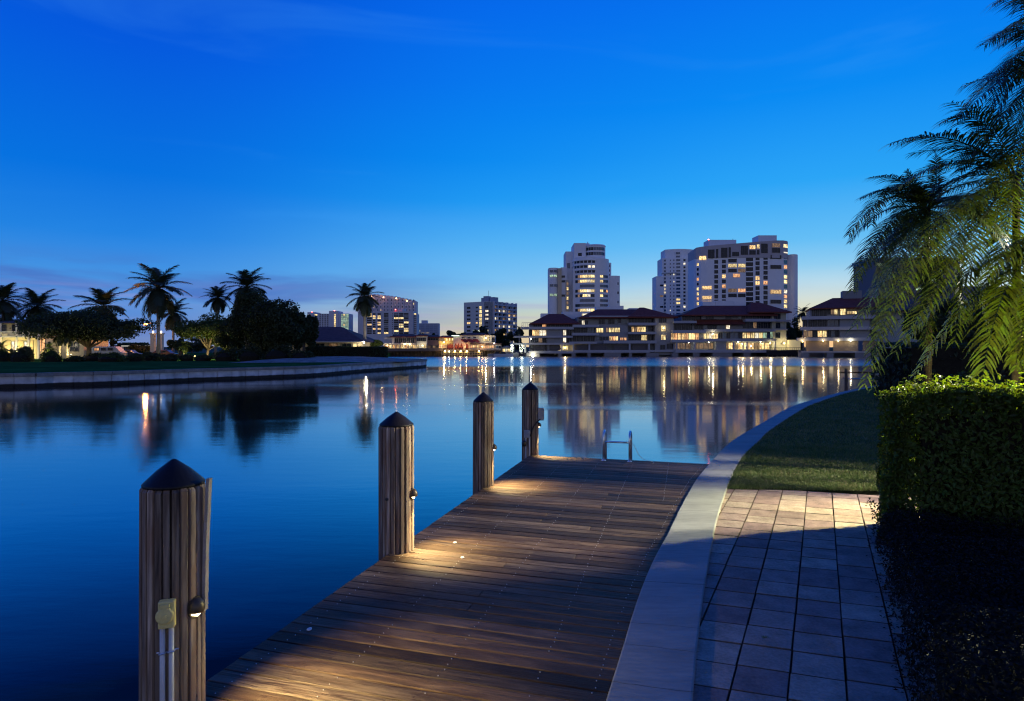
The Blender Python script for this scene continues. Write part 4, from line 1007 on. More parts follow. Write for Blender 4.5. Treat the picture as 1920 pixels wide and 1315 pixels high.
# --- house at far left
def left_house():
    Y = 104; s = Y/F; root = empty('waterfront_house', ((30-CX)*s, Y, 1.0), 0, 'two-storey cream house with shuttered windows lit yellow at the far left', 'house')
    lx = lambda px: (px-30)*s; lz = lambda py: EYE+(HY-py)*s-1.0
    wl_ = principled('cream_render', (.55, .48, .32), .85, var=.12, scale=1)
    b = MB(); b.box(lx(-60), lx(86), 0, 9, 0, lz(606)); b.box(lx(86)+.01, lx(138), 2.5, 9, 0, lz(636)); b.build('wall', wl_, root)
    b = MB(); b.box(lx(14), lx(80), -1.5, -.002, lz(633), lz(631)); b.box(lx(14), lx(80), -1.52, -1.44, lz(623.5), lz(622))
    for i in range(30): x = lx(15+i*2.2); b.box(x, x+.05, -1.5, -1.46, lz(631), lz(623.5))
    b.build('balcony', principled('white_paint', (.7, .68, .62), .6), root)
    r = MB(); z0 = lz(606); z1 = lz(597)
    r.add([(lx(-70), -1.2, z0), (lx(92), -1.2, z0), (lx(92), 10, z0), (lx(-70), 10, z0), (lx(-40), 4, z1), (lx(70), 4, z1)], [(0, 1, 5, 4), (1, 2, 5), (2, 3, 4, 5), (3, 0, 4), (3, 2, 1, 0)])
    z0 = lz(636); z1 = lz(629)
    r.add([(lx(86), 1.6, z0), (lx(145), 1.6, z0), (lx(145), 10, z0), (lx(86), 10, z0), (lx(100), 6, z1), (lx(130), 6, z1)], [(0, 1, 5, 4), (1, 2, 5), (2, 3, 4, 5), (3, 0, 4), (3, 2, 1, 0)])
    r.build('roof', principled('grey_metal_roof', (.16, .14, .17), .6, var=.2, scale=2), root)
    c = MB()
    for px in (-14, 13, 44, 66, 84): c.box(lx(px)-.13, lx(px)+.13, -1.5, -1.25, 0, lz(607))
    c.build('column', MATS['white_paint'], root)
    for px in (5, 30): win(root, lx(px), lz(617), 1.2, 1.5, -.03, 'd', 1, 2)
    for px, k in ((-12, 'y'), (27, 'W'), (51, 'W')):
        w = win(root, lx(px), lz(650), .95, 1.7, -.03, k, 2, 3)
        for sx in (-1, 1):
            sb = MB(); sb.box(sx*.78-.25, sx*.78+.25, -.10, -.02, -.9, .9)
            for j in range(9): sb.box(sx*.78-.2, sx*.78+.2, -.115, -.10, -.8+j*.19, -.72+j*.19)
            sb.build('shutter', principled('cream_shutter', (.62, .52, .30), .6), w)
    win(root, lx(78), lz(647), 1.3, 2.2, -.03, 'o', 2, 3)
    win(root, lx(120), lz(650), 1.4, 1.6, 2.46, 'd', 2, 2)
    for px in (-10, 20, 40, 62): light('porch_light', 'POINT', (lx(px), -2.2, .9), 330, YEL, root, .25)
    light('wall_wash', 'POINT', (lx(112), 1.2, 2.2), 60, (1, .85, .6), root, .3)
left_house()
# --- palms
PL = [(5, 106, 532, 84, 'palm at the extreme left edge, its crown cut by the frame', 1), (70, 112, 545, 78, 'short-looking palm second from the left, rising behind the spreading tree', 2),
      (188, 112, 540, 92, 'palm with its crown rising directly over the dark spreading tree', 3), (297, 104, 500, 104, 'tallest royal palm with smooth pale trunk left of centre', 4),
      (325, 112, 566, 64, 'smaller palm half hidden right behind the tallest royal palm', 5), (404, 112, 537, 56, 'small high palm crown on a thin bare trunk left of the dense trees', 6),
      (462, 110, 506, 86, 'palm with broad crown rising above the dense dark trees', 7), (684, 112, 531, 66, 'lone royal palm standing beside the red hipped roof', 8)]
for px, Y, top, w, lab, sd in PL:
    far_palm(px, Y, top, w, 1.0, lab, 40+sd, trunk_r=.26 if sd in (4, 8) else .2, up=.95 if sd != 5 else .8, lean={3: .5, 6: .4}.get(sd, 0))
# --- spreading dark tree and others
tree(158, 93, 570, 224, 'very wide dark spreading tree with low forking limbs in front of the house', 51, bottom=648, n=26000, size=.22, K=64, flat=.85, name='spreading_tree', trunkr=.34, limbs=12, trunk_px=168)
tree(398, 98, 586, 124, 'round tree with its branches lit golden from below', 52, bottom=655, n=12000, size=.2, K=44, mat=M_leafmid, trunkr=.2, limbs=10, trunk_px=388)
tree(468, 94, 536, 96, 'tall dense dark tree standing left in the black clump', 53, bottom=668, n=15000, size=.24, K=50, limbs=3)
tree(528, 90, 562, 112, 'broad dense dark tree in the middle of the black clump', 54, bottom=671, n=17000, size=.24, K=54, limbs=3)
tree(568, 92, 576, 56, 'narrower drooping dark tree at the right end of the black clump', 55, bottom=671, n=8000, size=.24, K=30, limbs=3)
tree(432, 96, 600, 62, 'low dark tree filling the gap between the lit tree and the black clump', 56, bottom=672, n=8000, size=.22, K=30, limbs=2)
tree(500, 93, 572, 90, 'dark tree in the heart of the black clump between its two tallest trees', 156, bottom=672, n=12000, size=.24, K=40, limbs=2)
tree(338, 108, 628, 40, 'small green tree behind the royal palm trunk', 57, bottom=668, n=1800, size=.22, K=10, limbs=3)
tree(262, 118, 636, 50, 'small open tree behind the driveway left of the royal palm', 58, bottom=664, n=1600, size=.22, K=12, limbs=4)
tree(212, 124, 630, 24, 'small dark round tree behind the parked van', 59, bottom=662, n=900, size=.24, K=8, limbs=2)
# shrubs
SH = [(10, 86, 3.6, 1.7, 'dark low shrub at the far left edge under the palm'), (42, 84, 4.2, 2.1, 'rounded dark shrub in front of the lit shuttered windows'), (100, 84, 3.2, 1.6, 'shrub between the house shrubs and the trunk of the spreading tree'),
      (142, 85, 3.6, .9, 'low ground shrub left of the spreading tree trunk'), (205, 84, 4.2, 1.3, 'wide low shrub right of the spreading tree trunk'), (255, 86, 2.6, 1.1, 'small dark shrub beside the driveway'),
      (318, 88, 3.0, 1.0, 'low shrub just right of the royal palm trunk'), (352, 89, 2.6, .9, 'low shrub in front of the first garden uplight'), (380, 88, 2.6, .8, 'low shrub under the golden lit tree'), (425, 88, 4.6, 1.9, 'dark understorey shrub at the left foot of the black clump'), (470, 87, 5, 2.3, 'dark understorey shrub left of centre in the black clump'), (520, 86, 5.2, 2.5, 'dark understorey shrub right of centre in the black clump'), (566, 86, 4.2, 2.0, 'dark understorey shrub at the right foot of the black clump'), (175, 88, 4.8, 1.3, 'dark shrub behind the trunk of the spreading tree'), (285, 90, 3.4, 1.2, 'dark shrub at the foot of the royal palm')]
for i, (px, Y, w, h, lab) in enumerate(SH):
    bush('garden_shrub', px, 0, Y, w, h, 1500, .17, M_leafmid if i in (2, 4) else M_leafdark, 70+i, lab, 'shrub', depth=2.2)
for i, (px, Y, top, w, lab) in enumerate([(92, 86, 641, 30, 'small fan palm glowing yellow beside the house path light'), (2, 88, 640, 34, 'small lit palm at the left frame edge below the house'), (345, 92, 638, 26, 'tiny lit palm curving over the first uplight')]):
    far_palm(px, Y, top, w, 1.0, lab, 90+i, mat=M_leafmid, n=16, trunk_r=.08, shaft=False, group=None)
# slim lit trunks of young palms by the path
for px, lab in ((112, 'slim palm trunk lit white from below, left of a pair'), (127, 'slim palm trunk lit white from below, right of a pair')):
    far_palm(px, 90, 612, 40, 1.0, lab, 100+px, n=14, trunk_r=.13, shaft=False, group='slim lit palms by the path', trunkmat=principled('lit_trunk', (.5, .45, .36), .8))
UL = [(88, 664, 85, 10, 'uplight in the shrubs glowing under the small fan palm'), (112, 668, 89.2, 8, 'uplight at the foot of the left slim palm'), (127, 669, 89.2, 10, 'uplight at the foot of the right slim palm'),
      (344, 671, 91, 10, 'leftmost of the four uplights near the golden lit tree'), (365, 671, 95, 12, 'second uplight from the left near the golden lit tree'), (388, 669, 95.5, 42, 'brightest uplight under the golden lit tree'), (412, 669, 95, 16, 'rightmost uplight under the golden lit tree'),
      (8, 668, 90, 10, 'uplight at the far left frame edge'), (133, 668, 86, 6, 'small spot glowing green in the grass beside the spreading tree')]
for px, py, Y, e, lab in UL: uplight(px, py, Y, e*(13 if e > 30 else 8), YEL, lab)
def street_lamp():
    Y = 112; p = P(273, 607, Y); root = empty('street_lamp', (p.x, Y, 1.0), 0, 'sodium street lamp glowing orange left of the royal palm', 'street lamp')
    h = p.z-1.0; b = MB(); b.tube([(1.2, 0, 0), (1.2, 0, h-.3), (.9, 0, h+.15), (.2, 0, h+.15)], .07, 8); b.build('pole', M_bronze, root)
    b = MB(); b.lathe([(0, .12), (.22, .10), (.26, 0), (.2, -.05)], 12, (0, 0, h+.05)); b.build('lamp_shade', M_bronze, root)
    b = MB(); b.lathe([(.34, 0), (.28, -.25), (0, -.38)], 12, (0, 0, h)); b.build('bulb', principled('sodium_bulb', (1, .5, .1), .4, emis=(1, .34, .05), es=30), root)
    light('sodium_lamp', 'POINT', (0, -.1, h-.5), 1800, (1, .38, .08), root, .25)
street_lamp()
def gate_posts():
    for i, (px, lab) in enumerate(((287, 'pair of pale gate pillars, left one behind the royal palm trunk'), (302, 'pale gate pillar with a lit lantern just right of the royal palm trunk'))):
        Y = 110; p = P(px, 0, Y); h = EYE+(HY-627)*Y/F-1
        root = empty('gate_pillar', (p.x, Y, 1.0), 0, lab if i else 'pale gate pillar immediately left of the royal palm trunk', 'pillar', 'gate pillars behind the royal palm')
        b = MB(); b.box(-.32, .32, -.3, .3, 0, h); b.box(-.45, .45, -.42, .42, h, h+.18); b.box(-.4, .4, -.37, .37, 0, .35); b.build('shaft', principled('white_pillar', (.55, .52, .46), .8), root)
        c = MB(); c.lathe([(.12, 0), (.15, .3), (0, .42)], 8, (0, 0, h+.18)); c.build('lantern', principled('lantern_glow', (1, .8, .5), .4, emis=(1, .8, .5), es=5), root)
    light('gate_glow', 'POINT', tuple(P(296, 640, 107)), 60, (1, .6, .35), None, .3)
gate_posts()
def parked_van():
    Y = 108; p = P(206, 0, Y); root = empty('parked_van', (p.x, Y, 1.0), R(4), 'pale van parked behind the shrubs with a small lit rear window', 'van')
    pr = [(-2.6, .35), (2.4, .35), (2.5, 1.0), (2.1, 1.15), (1.5, 1.85), (1.1, 2.0), (-2.3, 2.0), (-2.6, 1.7)]
    b = MB(); n = len(pr); b.add([(x, -.95, z) for x, z in pr]+[(x, .95, z) for x, z in pr], [tuple(range(n)), tuple(range(2*n-1, n-1, -1))]+[(i, i+n, (i+1) % n+n, (i+1) % n) for i in range(n)])
    bevel(b.build('body', principled('van_paint', (.4, .42, .46), .35, .5, var=.05), root), .08)
    for x in (-1.6, 1.6):
        w = MB(); w.lathe([(0, -.12), (.33, -.12), (.36, -.05), (.36, .05), (.33, .12), (0, .12)], 16); o = w.build('wheel', M_rubber, root, loc=(x, -.9, .36)); o.rotation_euler = (R(90), 0, 0)
    for x, k in ((-1.6, 'o'), (-.5, 'd'), (.6, 'd')): win(root, x, 1.55, .85, .5, -.97, k, 1, 1)
parked_van()
def parked_car(px, Y, lab, col, seed):
    p = P(px, 0, Y); root = empty('parked_car', (p.x, Y, 1.0), R(5), lab, 'car', 'cars parked behind the far bank shrubs')
    pr = [(-2.1, .35), (2.1, .35), (2.15, .8), (1.3, .92), (.75, 1.4), (-.9, 1.42), (-1.6, .98), (-2.15, .9)]
    b = MB(); n = len(pr); b.add([(x, -.85, z) for x, z in pr]+[(x, .85, z) for x, z in pr], [tuple(range(n)), tuple(range(2*n-1, n-1, -1))]+[(i, i+n, (i+1) % n+n, (i+1) % n) for i in range(n)])
    bevel(b.build('body', principled('car_paint_%s' % seed, col, .3, .6), root), .07)
    for x in (-1.35, 1.35):
        w = MB(); w.lathe([(0, -.1), (.3, -.1), (.32, 0), (.3, .1), (0, .1)], 14); o = w.build('wheel', M_rubber, root, loc=(x, -.8, .32)); o.rotation_euler = (R(90), 0, 0)
    win(root, -.5, 1.16, .9, .38, -.87, 'd'); win(root, .35, 1.16, .6, .38, -.87, 'd')
parked_car(240, 110, 'dark blue car parked beside the van behind the low shrubs', (.03, .05, .1), 'blue')
parked_car(308, 108, 'dull red car parked behind the royal palm trunk', (.25, .06, .04), 'red')
# low white building far behind the drive
def back_shed():
    Y = 150; s = Y/F; root = empty('garage_building', ((236-CX)*s, Y, 1.0), 0, 'long low building with a pale flat roofline seen under the spreading tree', 'building')
    lz = lambda py: EYE+(HY-py)*s-1
    b = MB(); b.box(-3.2, 4.6, 0, 6, 0, lz(650)); b.build('wall', principled('pale_wall', (.35, .35, .38), .85, var=.1), root)
    b = MB(); b.box(-3.6, 5, -.4, 6.4, lz(650)+.003, lz(648)); b.build('roof', principled('glowing_fascia', (.75, .72, .6), .6, emis=(1, .9, .6), es=.35), root)  # fascia glows by its own emission, though it is no lamp
    for x in (-2, 0, 2, 3.6): win(root, x, 1.5, 1.0, 1.0, -.03, 'd' if x != 2 else 'b', 2, 1)
back_shed()
# --- hipped-roof house and its hedge
def hip_house():
    Y = 108; s = Y/F; root = empty('bungalow', ((630-CX)*s, Y, 1.0), 0, 'low bungalow with a big dull red hipped roof behind the long hedge', 'house')
    lx = lambda px: (px-630)*s; lz = lambda py: EYE+(HY-py)*s-1
    b = MB(); b.box(lx(545), lx(678), 0, 12, 0, lz(642)); b.build('wall', principled('beige_wall', (.42, .36, .26), .85, var=.1), root)
    r = MB(); z0, z1 = lz(640.5), lz(611); r.add([(lx(535), -1, z0), (lx(686), -1, z0), (lx(686), 13, z0), (lx(535), 13, z0), (lx(580), 6, z1), (lx(622), 6, z1)], [(0, 1, 5, 4), (1, 2, 5), (2, 3, 4, 5), (3, 0, 4), (3, 2, 1, 0)])
    r.build('roof', principled('maroon_shingle', (.15, .085, .085), .85, .2, var=.3, scale=1.5, bump=.8, bscale=4), root)
    f = MB(); f.box(lx(535)-.05, lx(686)+.05, -1.12, -1.003, z0-.16, z0+.03); f.build('fascia', principled('grey_fascia', (.4, .4, .42), .6), root)
    for px, k in ((600, 'd'), (625, 'm'), (650, 'd'), (670, 'y')): win(root, lx(px), 2.0, 1.6, 1.1, -.03, k, 2, 1)
    light('patio_light', 'POINT', (lx(690), -1.2, 2.6), 500, (1, .85, .55), root, .1)
    b = MB(); b.lathe([(0, -.12), (.12, 0), (0, .12)], 10, (lx(686), -1.3, lz(643))); b.build('patio_lamp', principled('white_bulb', (1, .9, .7), .4, emis=(1, .88, .6), es=30), root)
hip_house()
Yh = 101
leafbox('hedge', [((572-CX)*Yh/F, Yh), ((572-CX)*Yh/F, Yh+1.4), ((722-CX)*Yh/F, Yh+2.4), ((722-CX)*Yh/F, Yh+1)], 1.0, 2.95, 7000, .17, M_leafdark, 61, lump=.12, lk=1.2, layer=.25, label='long dark clipped hedge in front of the bungalow with the red roof', cat='hedge')
tree(706, 116, 634, 34, 'small round tree glowing yellow between bungalow and restaurants', 62, bottom=655, n=1500, size=.22, K=10, mat=M_leafmid, limbs=4)
light('tree_glow', 'POINT', tuple(P(716, 646, 113)), 160, (1, .8, .4), None, .2)

# ================================================================== MAINLAND
mb = MB(); mb.prism([(-600, 204), (-38, 204), (-20, 206), (10, 204), (110, 204), (140, 190), (200, 120), (900, 120), (900, 2600), (-2200, 2600), (-2200, 204)], -.5, .98)
tag(mb.build('mainland', principled('far_ground', (.03, .04, .025), .95, .1, var=.4, scale=.05)), kind='structure')

class Far:
    """a building placed by its reference column at distance Y; lx/lz turn photo columns/rows into its local metres"""
    def __init__(s, name, ref, Y, label, cat='building', rz=0., group=None):
        s.s = Y/F; s.ref = ref; s.Y = Y; s.root = empty(name, ((ref-CX)*s.s, Y, 0.9), rz, label, cat, group); s.w = []
    def x(s, px): return (px-s.ref)*s.s
    def z(s, py): return EYE+(HY-py)*s.s-.9
    def box(s, name, mat, *bs):
        b = MB()
        for q in bs: b.box(*q)
        return b.build(name, mat, s.root)
    def wpx(s, px, py, wp, hp, key='d', y=0., nx=1, ny=1, rz=0.):
        s.w.append((s.x(px), y-.04, s.z(py), wp*s.s, hp*s.s, key, nx, ny, rz))
    def wm(s, x, z, w, h, key='d', y=-.04, nx=1, ny=1, rz=0.): s.w.append((x, y, z, w, h, key, nx, ny, rz))
    def done(s): winset(s.root, s.w)
M_t1 = principled('tower_render', (.80, .80, .80), .85, var=.07, scale=.08, detail=2)
M_t1b = principled('tower_tan', (.58, .48, .32), .85, var=.07, scale=.1)
M_t2 = principled('tower_lilac_white', (.80, .80, .80), .85, var=.06, scale=.06)
M_t3 = principled('tower_warm_grey', (.80, .80, .80), .85, var=.06, scale=.06)
M_t3b = principled('tower_crown', (.46, .42, .42), .85, var=.08, scale=.06)
M_rail = principled('glass_balcony', (.30, .33, .38), .3, .5, var=.1, scale=.2)
M_roofbox = principled('roof_plant', (.66, .70, .76), .8, var=.08, scale=.1)
M_red = principled('red_beacon', (1, .1, .05), .4, emis=(1, .08, .05), es=25)
def arc(x0, x1, y, bulge, n=14, back=14.):
    """footprint with a convex front from x0 to x1"""
    pts = []
    for i in range(n+1):
        u = -1+2*i/n; pts.append((x0+(x1-x0)*i/n, y-bulge*(1-u*u)))
    return pts+[(x1, y+back), (x0, y+back)]
def beacon(F_, px, py, y=1.):
    b = MB(); b.lathe([(.0, .7), (.45, .35), (.45, 0)], 8); b.build('beacon', M_red, F_.root, loc=(F_.x(px), y, F_.z(py)))
rw = random.Random(77)
# ---------- tower 1
def tower_one():
    T = Far('apartment_tower', 1096, 400, 'left-hand rounded apartment tower with stepped cylinders and a lit curved front', 'tower'); X, Z = T.x, T.z
    b = MB(); b.prism(arc(X(1029), X(1047), 2, 1.6, back=10), 0, Z(502)); b.box(X(1052), X(1064), 1.5, 14, 0, Z(501)); b.box(X(1061.5), X(1078), 4, 20, 0, Z(470)); b.box(X(1076), X(1098), -1.2, 18, 0, Z(456.5))
    b.box(X(1074), X(1082), -2, 10, 0, Z(505)); b.prism(arc(X(1136), X(1147.5), 3, 1.5, back=12), 0, Z(492)); b.prism(arc(X(1138), X(1163), 1.5, 1.2, back=12), 0, Z(517))
    b.build('wall', M_t1, T.root)
    b = MB(); b.box(X(1046.2), X(1053), .2, 12, 0, Z(503)); b.box(X(1061), X(1066), .4, 8, 0, Z(525)); b.build('tan_bay', M_t1b, T.root)
    b = MB(); b.cyl(X(1116), 3, 0, Z(462), 6.7, n=40); b.cyl(X(1116), 3, Z(462)+.003, Z(459.5), 7.0, 6.4, n=40); b.cyl(X(1103), 2.6, 0, Z(484), 9.4, n=48); b.cyl(X(1118), 1.6, 0, Z(487), 8.0, n=44)
    for py in (489, 498, 507): b.cyl(X(1103), 2.6, Z(py+2.2), Z(py), 9.9, n=48)
    b.build('drum', M_t1, T.root)
    b = MB(); b.box(X(1098), X(1106), 2, 8, Z(459), Z(455.5)); b.box(X(1102), X(1103), 2, 3, Z(456), Z(452.5)); b.build('roof_plant', M_roofbox, T.root)
    rows = [520.3+8.93*i for i in range(9)]
    lit = {0: 'wyyy', 1: 'wyWy', 3: 'yyWy', 4: 'dyWd', 7: 'yyWy', 8: 'yWWy'}
    for i, py in enumerate(rows):
        s_ = lit.get(i, '')
        for j, (ang, wd) in enumerate([(-62, 1.6), (-52, 1.6), (-42, 1.6), (-31, 2.2), (-18, 2.8), (-4, 2.6), (11, 2.6)]):
            if i in (2, 5, 6) and j < 3 and i != 6: continue
            k = s_[min(j-3, 3)] if (s_ and j > 2) else ('m' if (s_ and j == 2) else ('b' if i in (2, 5, 6) and j > 2 else 'd'))
            a = R(ang); T.w.append((X(1103)+9.44*math.sin(a), 2.6-9.44*math.cos(a), Z(py), wd, 1.75, k, 2 if wd > 2 else 1, 1, a))
        for ang in (18, 34, 50):
            a = R(ang); T.w.append((X(1118)+8.05*math.sin(a), 1.6-8.05*math.cos(a), Z(py), 2.1, 1.6, ('y' if (s_ and ang < 30) else ('o' if i == 3 and ang == 50 else 'b')), 2, 1, a))
    for py in (493.5, 502.5, 511.5):
        for ang in range(-60, 61, 15):
            a = R(ang)
            k = 'W' if (py > 500 and py < 505 and ang in (0, 15, 30)) else 'd'
            T.w.append((X(1103)+9.44*math.sin(a), 2.6-9.44*math.cos(a), Z(py), 1.9, 1.5, k, 1, 1, a))
    for py in (468, 477):
        for ang in range(-62, 63, 14):
            a = R(ang); T.w.append((X(1116)+6.74*math.sin(a), 3-6.74*math.cos(a), Z(py), 1.45, 1.9, 'b' if ang > -20 else 'd', 1, 1, a))
    for i in range(9):
        py = 508.5+8.93*i
        if i in (0, 1, 3, 5, 9): T.wpx(1037.5, py, 13.5, 4.6, 't' if i in (1, 5) else 'b', y=.45, nx=4)
        if i in (1, 2, 5): T.wpx(1056.5, py+1, 6.5, 4.2, 'd', y=1.45, nx=2)
        T.wpx(1064.2, py+24, 3, 5.2, 'y' if i in (1, 3, 5) else 'm', y=.36) if i < 6 else None
        T.wpx(1150.5, 523+8.7*i, 4.5, 4.6, 'W' if i == 4 else 'b', y=.62, nx=2) if i < 8 else None
        T.wpx(1158, 523+8.7*i, 5, 4.6, 'b' if i != 3 else 'd', y=.8, nx=2) if i < 8 and i % 2 else None
    for i in range(3): T.wpx(1142, 498+9*i, 5, 4.8, 'b', y=1.6, nx=2)
    T.wpx(1087, 478, 7, 6, 'd', y=-1.2); T.wpx(1067, 497, 6, 10, 'b', y=4, nx=2, ny=2)
    T.done()
tower_one()
# ---------- tower 2
def tower_two():
    T = Far('apartment_tower', 1276, 545, 'pale curved apartment tower standing behind and left of the widest tower', 'tower'); X, Z = T.x, T.z
    b = MB(); b.box(X(1230.6), X(1245), 1, 16, 0, Z(518)); b.prism(arc(X(1243), X(1307), 3, 4.5, back=18), 0, Z(483.5)); b.prism(arc(X(1249), X(1303), 4, 4, back=16), Z(484), Z(467)); b.box(X(1243.5), X(1252), 2.6, 16, Z(484), Z(483.6)); b.build('wall', M_t2, T.root)
    b = MB(); b.prism(arc(X(1242), X(1290), 2.7, 4.8, back=3), Z(513.5), Z(511.5)); b.build('setback_terrace', M_rail, T.root)
    yb = lambda px: 3-4.5*(1-((px-1275)/32)**2)
    cols = [(1249, 6.5), (1257, 1.8), (1263, 1.8), (1271, 7.4), (1282, 5), (1296.5, 9.5), (1304, 2.5)]
    for i in range(21):
        py = 475+6.7*i
        for j, (px, w) in enumerate(cols):
            if py < 484 and j in (0, 6): continue
            if py < 482 and j != 3: continue
            k = 'b' if j in (0, 3, 5) else 'd'; q = rw.random()
            if j == 5 and 7 <= i <= 17 and i % 2: k = 'W'
            elif j == 3 and i in (13, 14): k = 'y'
            elif q > .93: k = 'W'
            T.wpx(px, py, w, 3.6 if w > 3 else 2.4, k, y=yb(px)-.02-(.0 if py > 484 else -1.2), nx=2 if w > 5 else 1)
        if i > 6 and i % 3 == 0: T.wpx(1241, py, 6, 3.4, 'd' if i != 12 else 'm', y=.95, nx=2)
    T.done()
tower_two()
# ---------- tower 3
def tower_three():
    T = Far('apartment_tower', 1396, 420, 'widest apartment tower with flat rows of dark windows and two roof boxes', 'tower'); X, Z = T.x, T.z; c5 = lambda cx: 1210+cx/4.697; r5 = lambda cy: 420+cy/4.697
    front = [(1307, 7), (1309, 4.5), (1316, 2), (1326, .6), (1340, 0), (1372, -.6), (1420, -.8), (1455, 0), (1470, 1.5), (1480, 4), (1485.8, 7.5)]
    tops = lambda px: 463-12*min(1, max(0, (px-1307)/150)) if px < 1457 else 450.5
    fp = [(X(a), y) for a, y in front]; poly = fp+[(X(1485.8), 22), (X(1307), 22)]
    b = MB(); n = len(poly); vs = [(x, y, 0) for x, y in poly]; zt = [Z(tops(a)) for a, _ in front]+[Z(tops(1486)), Z(463)]
    zt[0] -= 1.2; zt[-1] -= 1.2
    zc = Z(r5(300))
    b.add([(x, y, 0) for x, y in poly]+[(x, y, zc) for x, y in poly], [(i, (i+1) % n, (i+1) % n+n, i+n) for i in range(n)]+[tuple(range(n, 2*n))])
    b.build('wall', M_t3, T.root)
    c = MB(); gp = [(x*1.003, y-.35) for x, y in poly[:-2]]+poly[-2:]
    c.add([(x, y, zc+.003) for x, y in gp]+[(x, y, z) for (x, y), z in zip(gp, zt)], [(i, (i+1) % n, (i+1) % n+n, i+n) for i in range(n)]+[tuple(range(n, 2*n)), tuple(range(n-1, -1, -1))]); c.build('crown_storeys', M_t3b, T.root)
    e = MB(); e.prism(arc(X(1484), X(1506), 8, 3.5, back=10), 0, Z(475)); e.build('rounded_end', M_t3, T.root)
    T.box('roof_plant', M_roofbox, (X(1332), X(1384.6), 4, 15, Z(462), Z(448))); T.box('roof_plant', M_roofbox, (X(1416), X(1427), 4, 15, Z(455), Z(452))); T.box('roof_plant', M_roofbox, (X(1426.3), X(1461.2), 4, 15, Z(455), Z(439.5)))
    b = MB(); b.tube([(X(1382), 8, Z(448)), (X(1382), 8, Z(444))], .15, 6); b.build('antenna', M_bronze, T.root); beacon(T, 1333, 448, 5)
    def yb(px): return float(np.interp(px, [a for a, _ in front], [y for _, y in front]))
    def ang(px): return math.atan2(yb(px+2)-yb(px-2), 4*T.s)
    def wd(cx, cy, w, h, k, nx=1, ny=1, dy=0):
        px = c5(cx); T.w.append((X(px), yb(px)-.06-dy, Z(r5(cy)), w/4.697*T.s, h/4.697*T.s, k, nx, ny, ang(px)))
    for cx, cy, w, h, k, nx, ny in [(580, 265, 56, 78, 'd', 2, 2), (630, 262, 20, 80, 'd', 1, 3), (692, 255, 56, 88, 'd', 2, 2), (739, 252, 20, 88, 'd', 1, 3), (790, 268, 60, 38, 'd', 4, 1), (867, 235, 62, 80, 'd', 4, 2), (938, 208, 52, 34, 'w', 3, 1), (938, 254, 56, 40, 'd', 2, 1), (988, 202, 22, 34, 'y', 1, 1), (988, 252, 22, 40, 'd', 1, 1), (1044, 218, 60, 84, 'd', 2, 2), (1150, 190, 76, 34, 'm', 4, 1), (1150, 234, 76, 42, 'd', 3, 1), (1250, 190, 66, 32, 'y', 3, 1), (1252, 248, 60, 10, 'W', 3, 1), (510, 297, 60, 34, 'w', 4, 1)]: wd(cx, cy, w, h, k, nx, ny, .36)
    for i in range(12):
        cy = 335+43.7*i
        wd(476, cy+16, 18, 24, 'y' if i in (0, 5, 6, 8) else ('o' if i in (3, 7) else 'd'))
        wd(624, cy, 33, 32, 'd'); wd(690, cy-3, 34, 32, 'w' if i == 3 else ('o' if i == 5 else 'd')); wd(914, cy-22, 62, 34, 'd', 2); wd(914, cy-22, 62, 34, 'd', 2) if 0 else None
        wd(984, cy-30, 36, 34, 'w' if i in (4, 5) else 'd', 2); wd(1056, cy-35, 38, 34, 'o' if i == 5 else 'd', 2)
        if i in (5, 7, 8): wd(545, cy+8, 78, 30, 'w', 5)
        if i in (0, 1, 2, 3, 6, 7): wd(765 if i in (0, 1, 2, 6, 7) else 800, cy-10, 74 if i != 3 else 62, 32, {1: 'y', 3: 'o', 6: 'm'}.get(i, 'd'), 5)
        if i in (1, 2, 6, 7): wd(846, cy-10, 66, 32, {1: 'y', 2: 'm', 6: 'o', 7: 'd'}[i], 4)
        if i in (0, 2, 7, 9): wd(1150, cy-43, 104, 34, 'W' if i == 7 and False else ('w' if i == 7 else 'd'), 7)
        wd(1252, cy-48 if i else cy-48, 52, 32, 'y' if i in (4, 5, 9, 10) else ('W' if i == 7 else ('o' if i in (2, 8) else 'b')), 3)
        px = c5(1322); T.w.append((X(px), 8.2, Z(r5(cy-10)), 1.0, 1.6, 'W' if i in (1, 6, 9) else 'd', 1, 1, R(25)))
    T.done()
tower_three()

# ---------- waterfront condominiums
M_cw = principled('condo_render', (.27, .28, .30), .85, var=.08, scale=.25)
M_slab = principled('condo_parapet', (.36, .37, .40), .85, var=.07, scale=.3)
M_croof = principled('condo_roof_tile', (.17, .052, .038), .8, .2, var=.3, scale=1.2, bump=.9, bscale=3)
M_pier = principled('pier_concrete', (.22, .22, .23), .9, var=.15, scale=.4)
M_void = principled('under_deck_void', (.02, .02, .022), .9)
M_screen = principled('garage_screen', (.10, .09, .085), .85, var=.1, scale=.3)
def hip(T, x0, x1, eave, ridge, rx0, rx1, y0=-1.6, y1=13., name='roof', yr=None):
    X, Z = T.x, T.z; b = MB(); z0, z1 = Z(eave), Z(ridge); ym = yr if yr is not None else (y0+y1)/2
    b.add([(X(x0), y0, z0), (X(x1), y0, z0), (X(x1), y1, z0), (X(x0), y1, z0), (X(rx0), ym, z1), (X(rx1), ym, z1)], [(0, 1, 5, 4), (1, 2, 5), (2, 3, 4, 5), (3, 0, 4)])
    b.box(X(x0)+.1, X(x1)-.1, y0+.1, y1-.1, z0-.28, z0-.004); return b.build(name, M_croof, T.root)
def strip(T, px0, px1, py0, py1, y, cells):
    """a glazed strip divided into bays; cells = string of glass keys, '.' leaves wall"""
    n = len(cells); w = (px1-px0)/n
    for i, k in enumerate(cells):
        if k != '.': T.wpx(px0+w*(i+.5), (py0+py1)/2, w*.94, abs(py1-py0), k, y=y, nx=2 if w > 5 else 1)
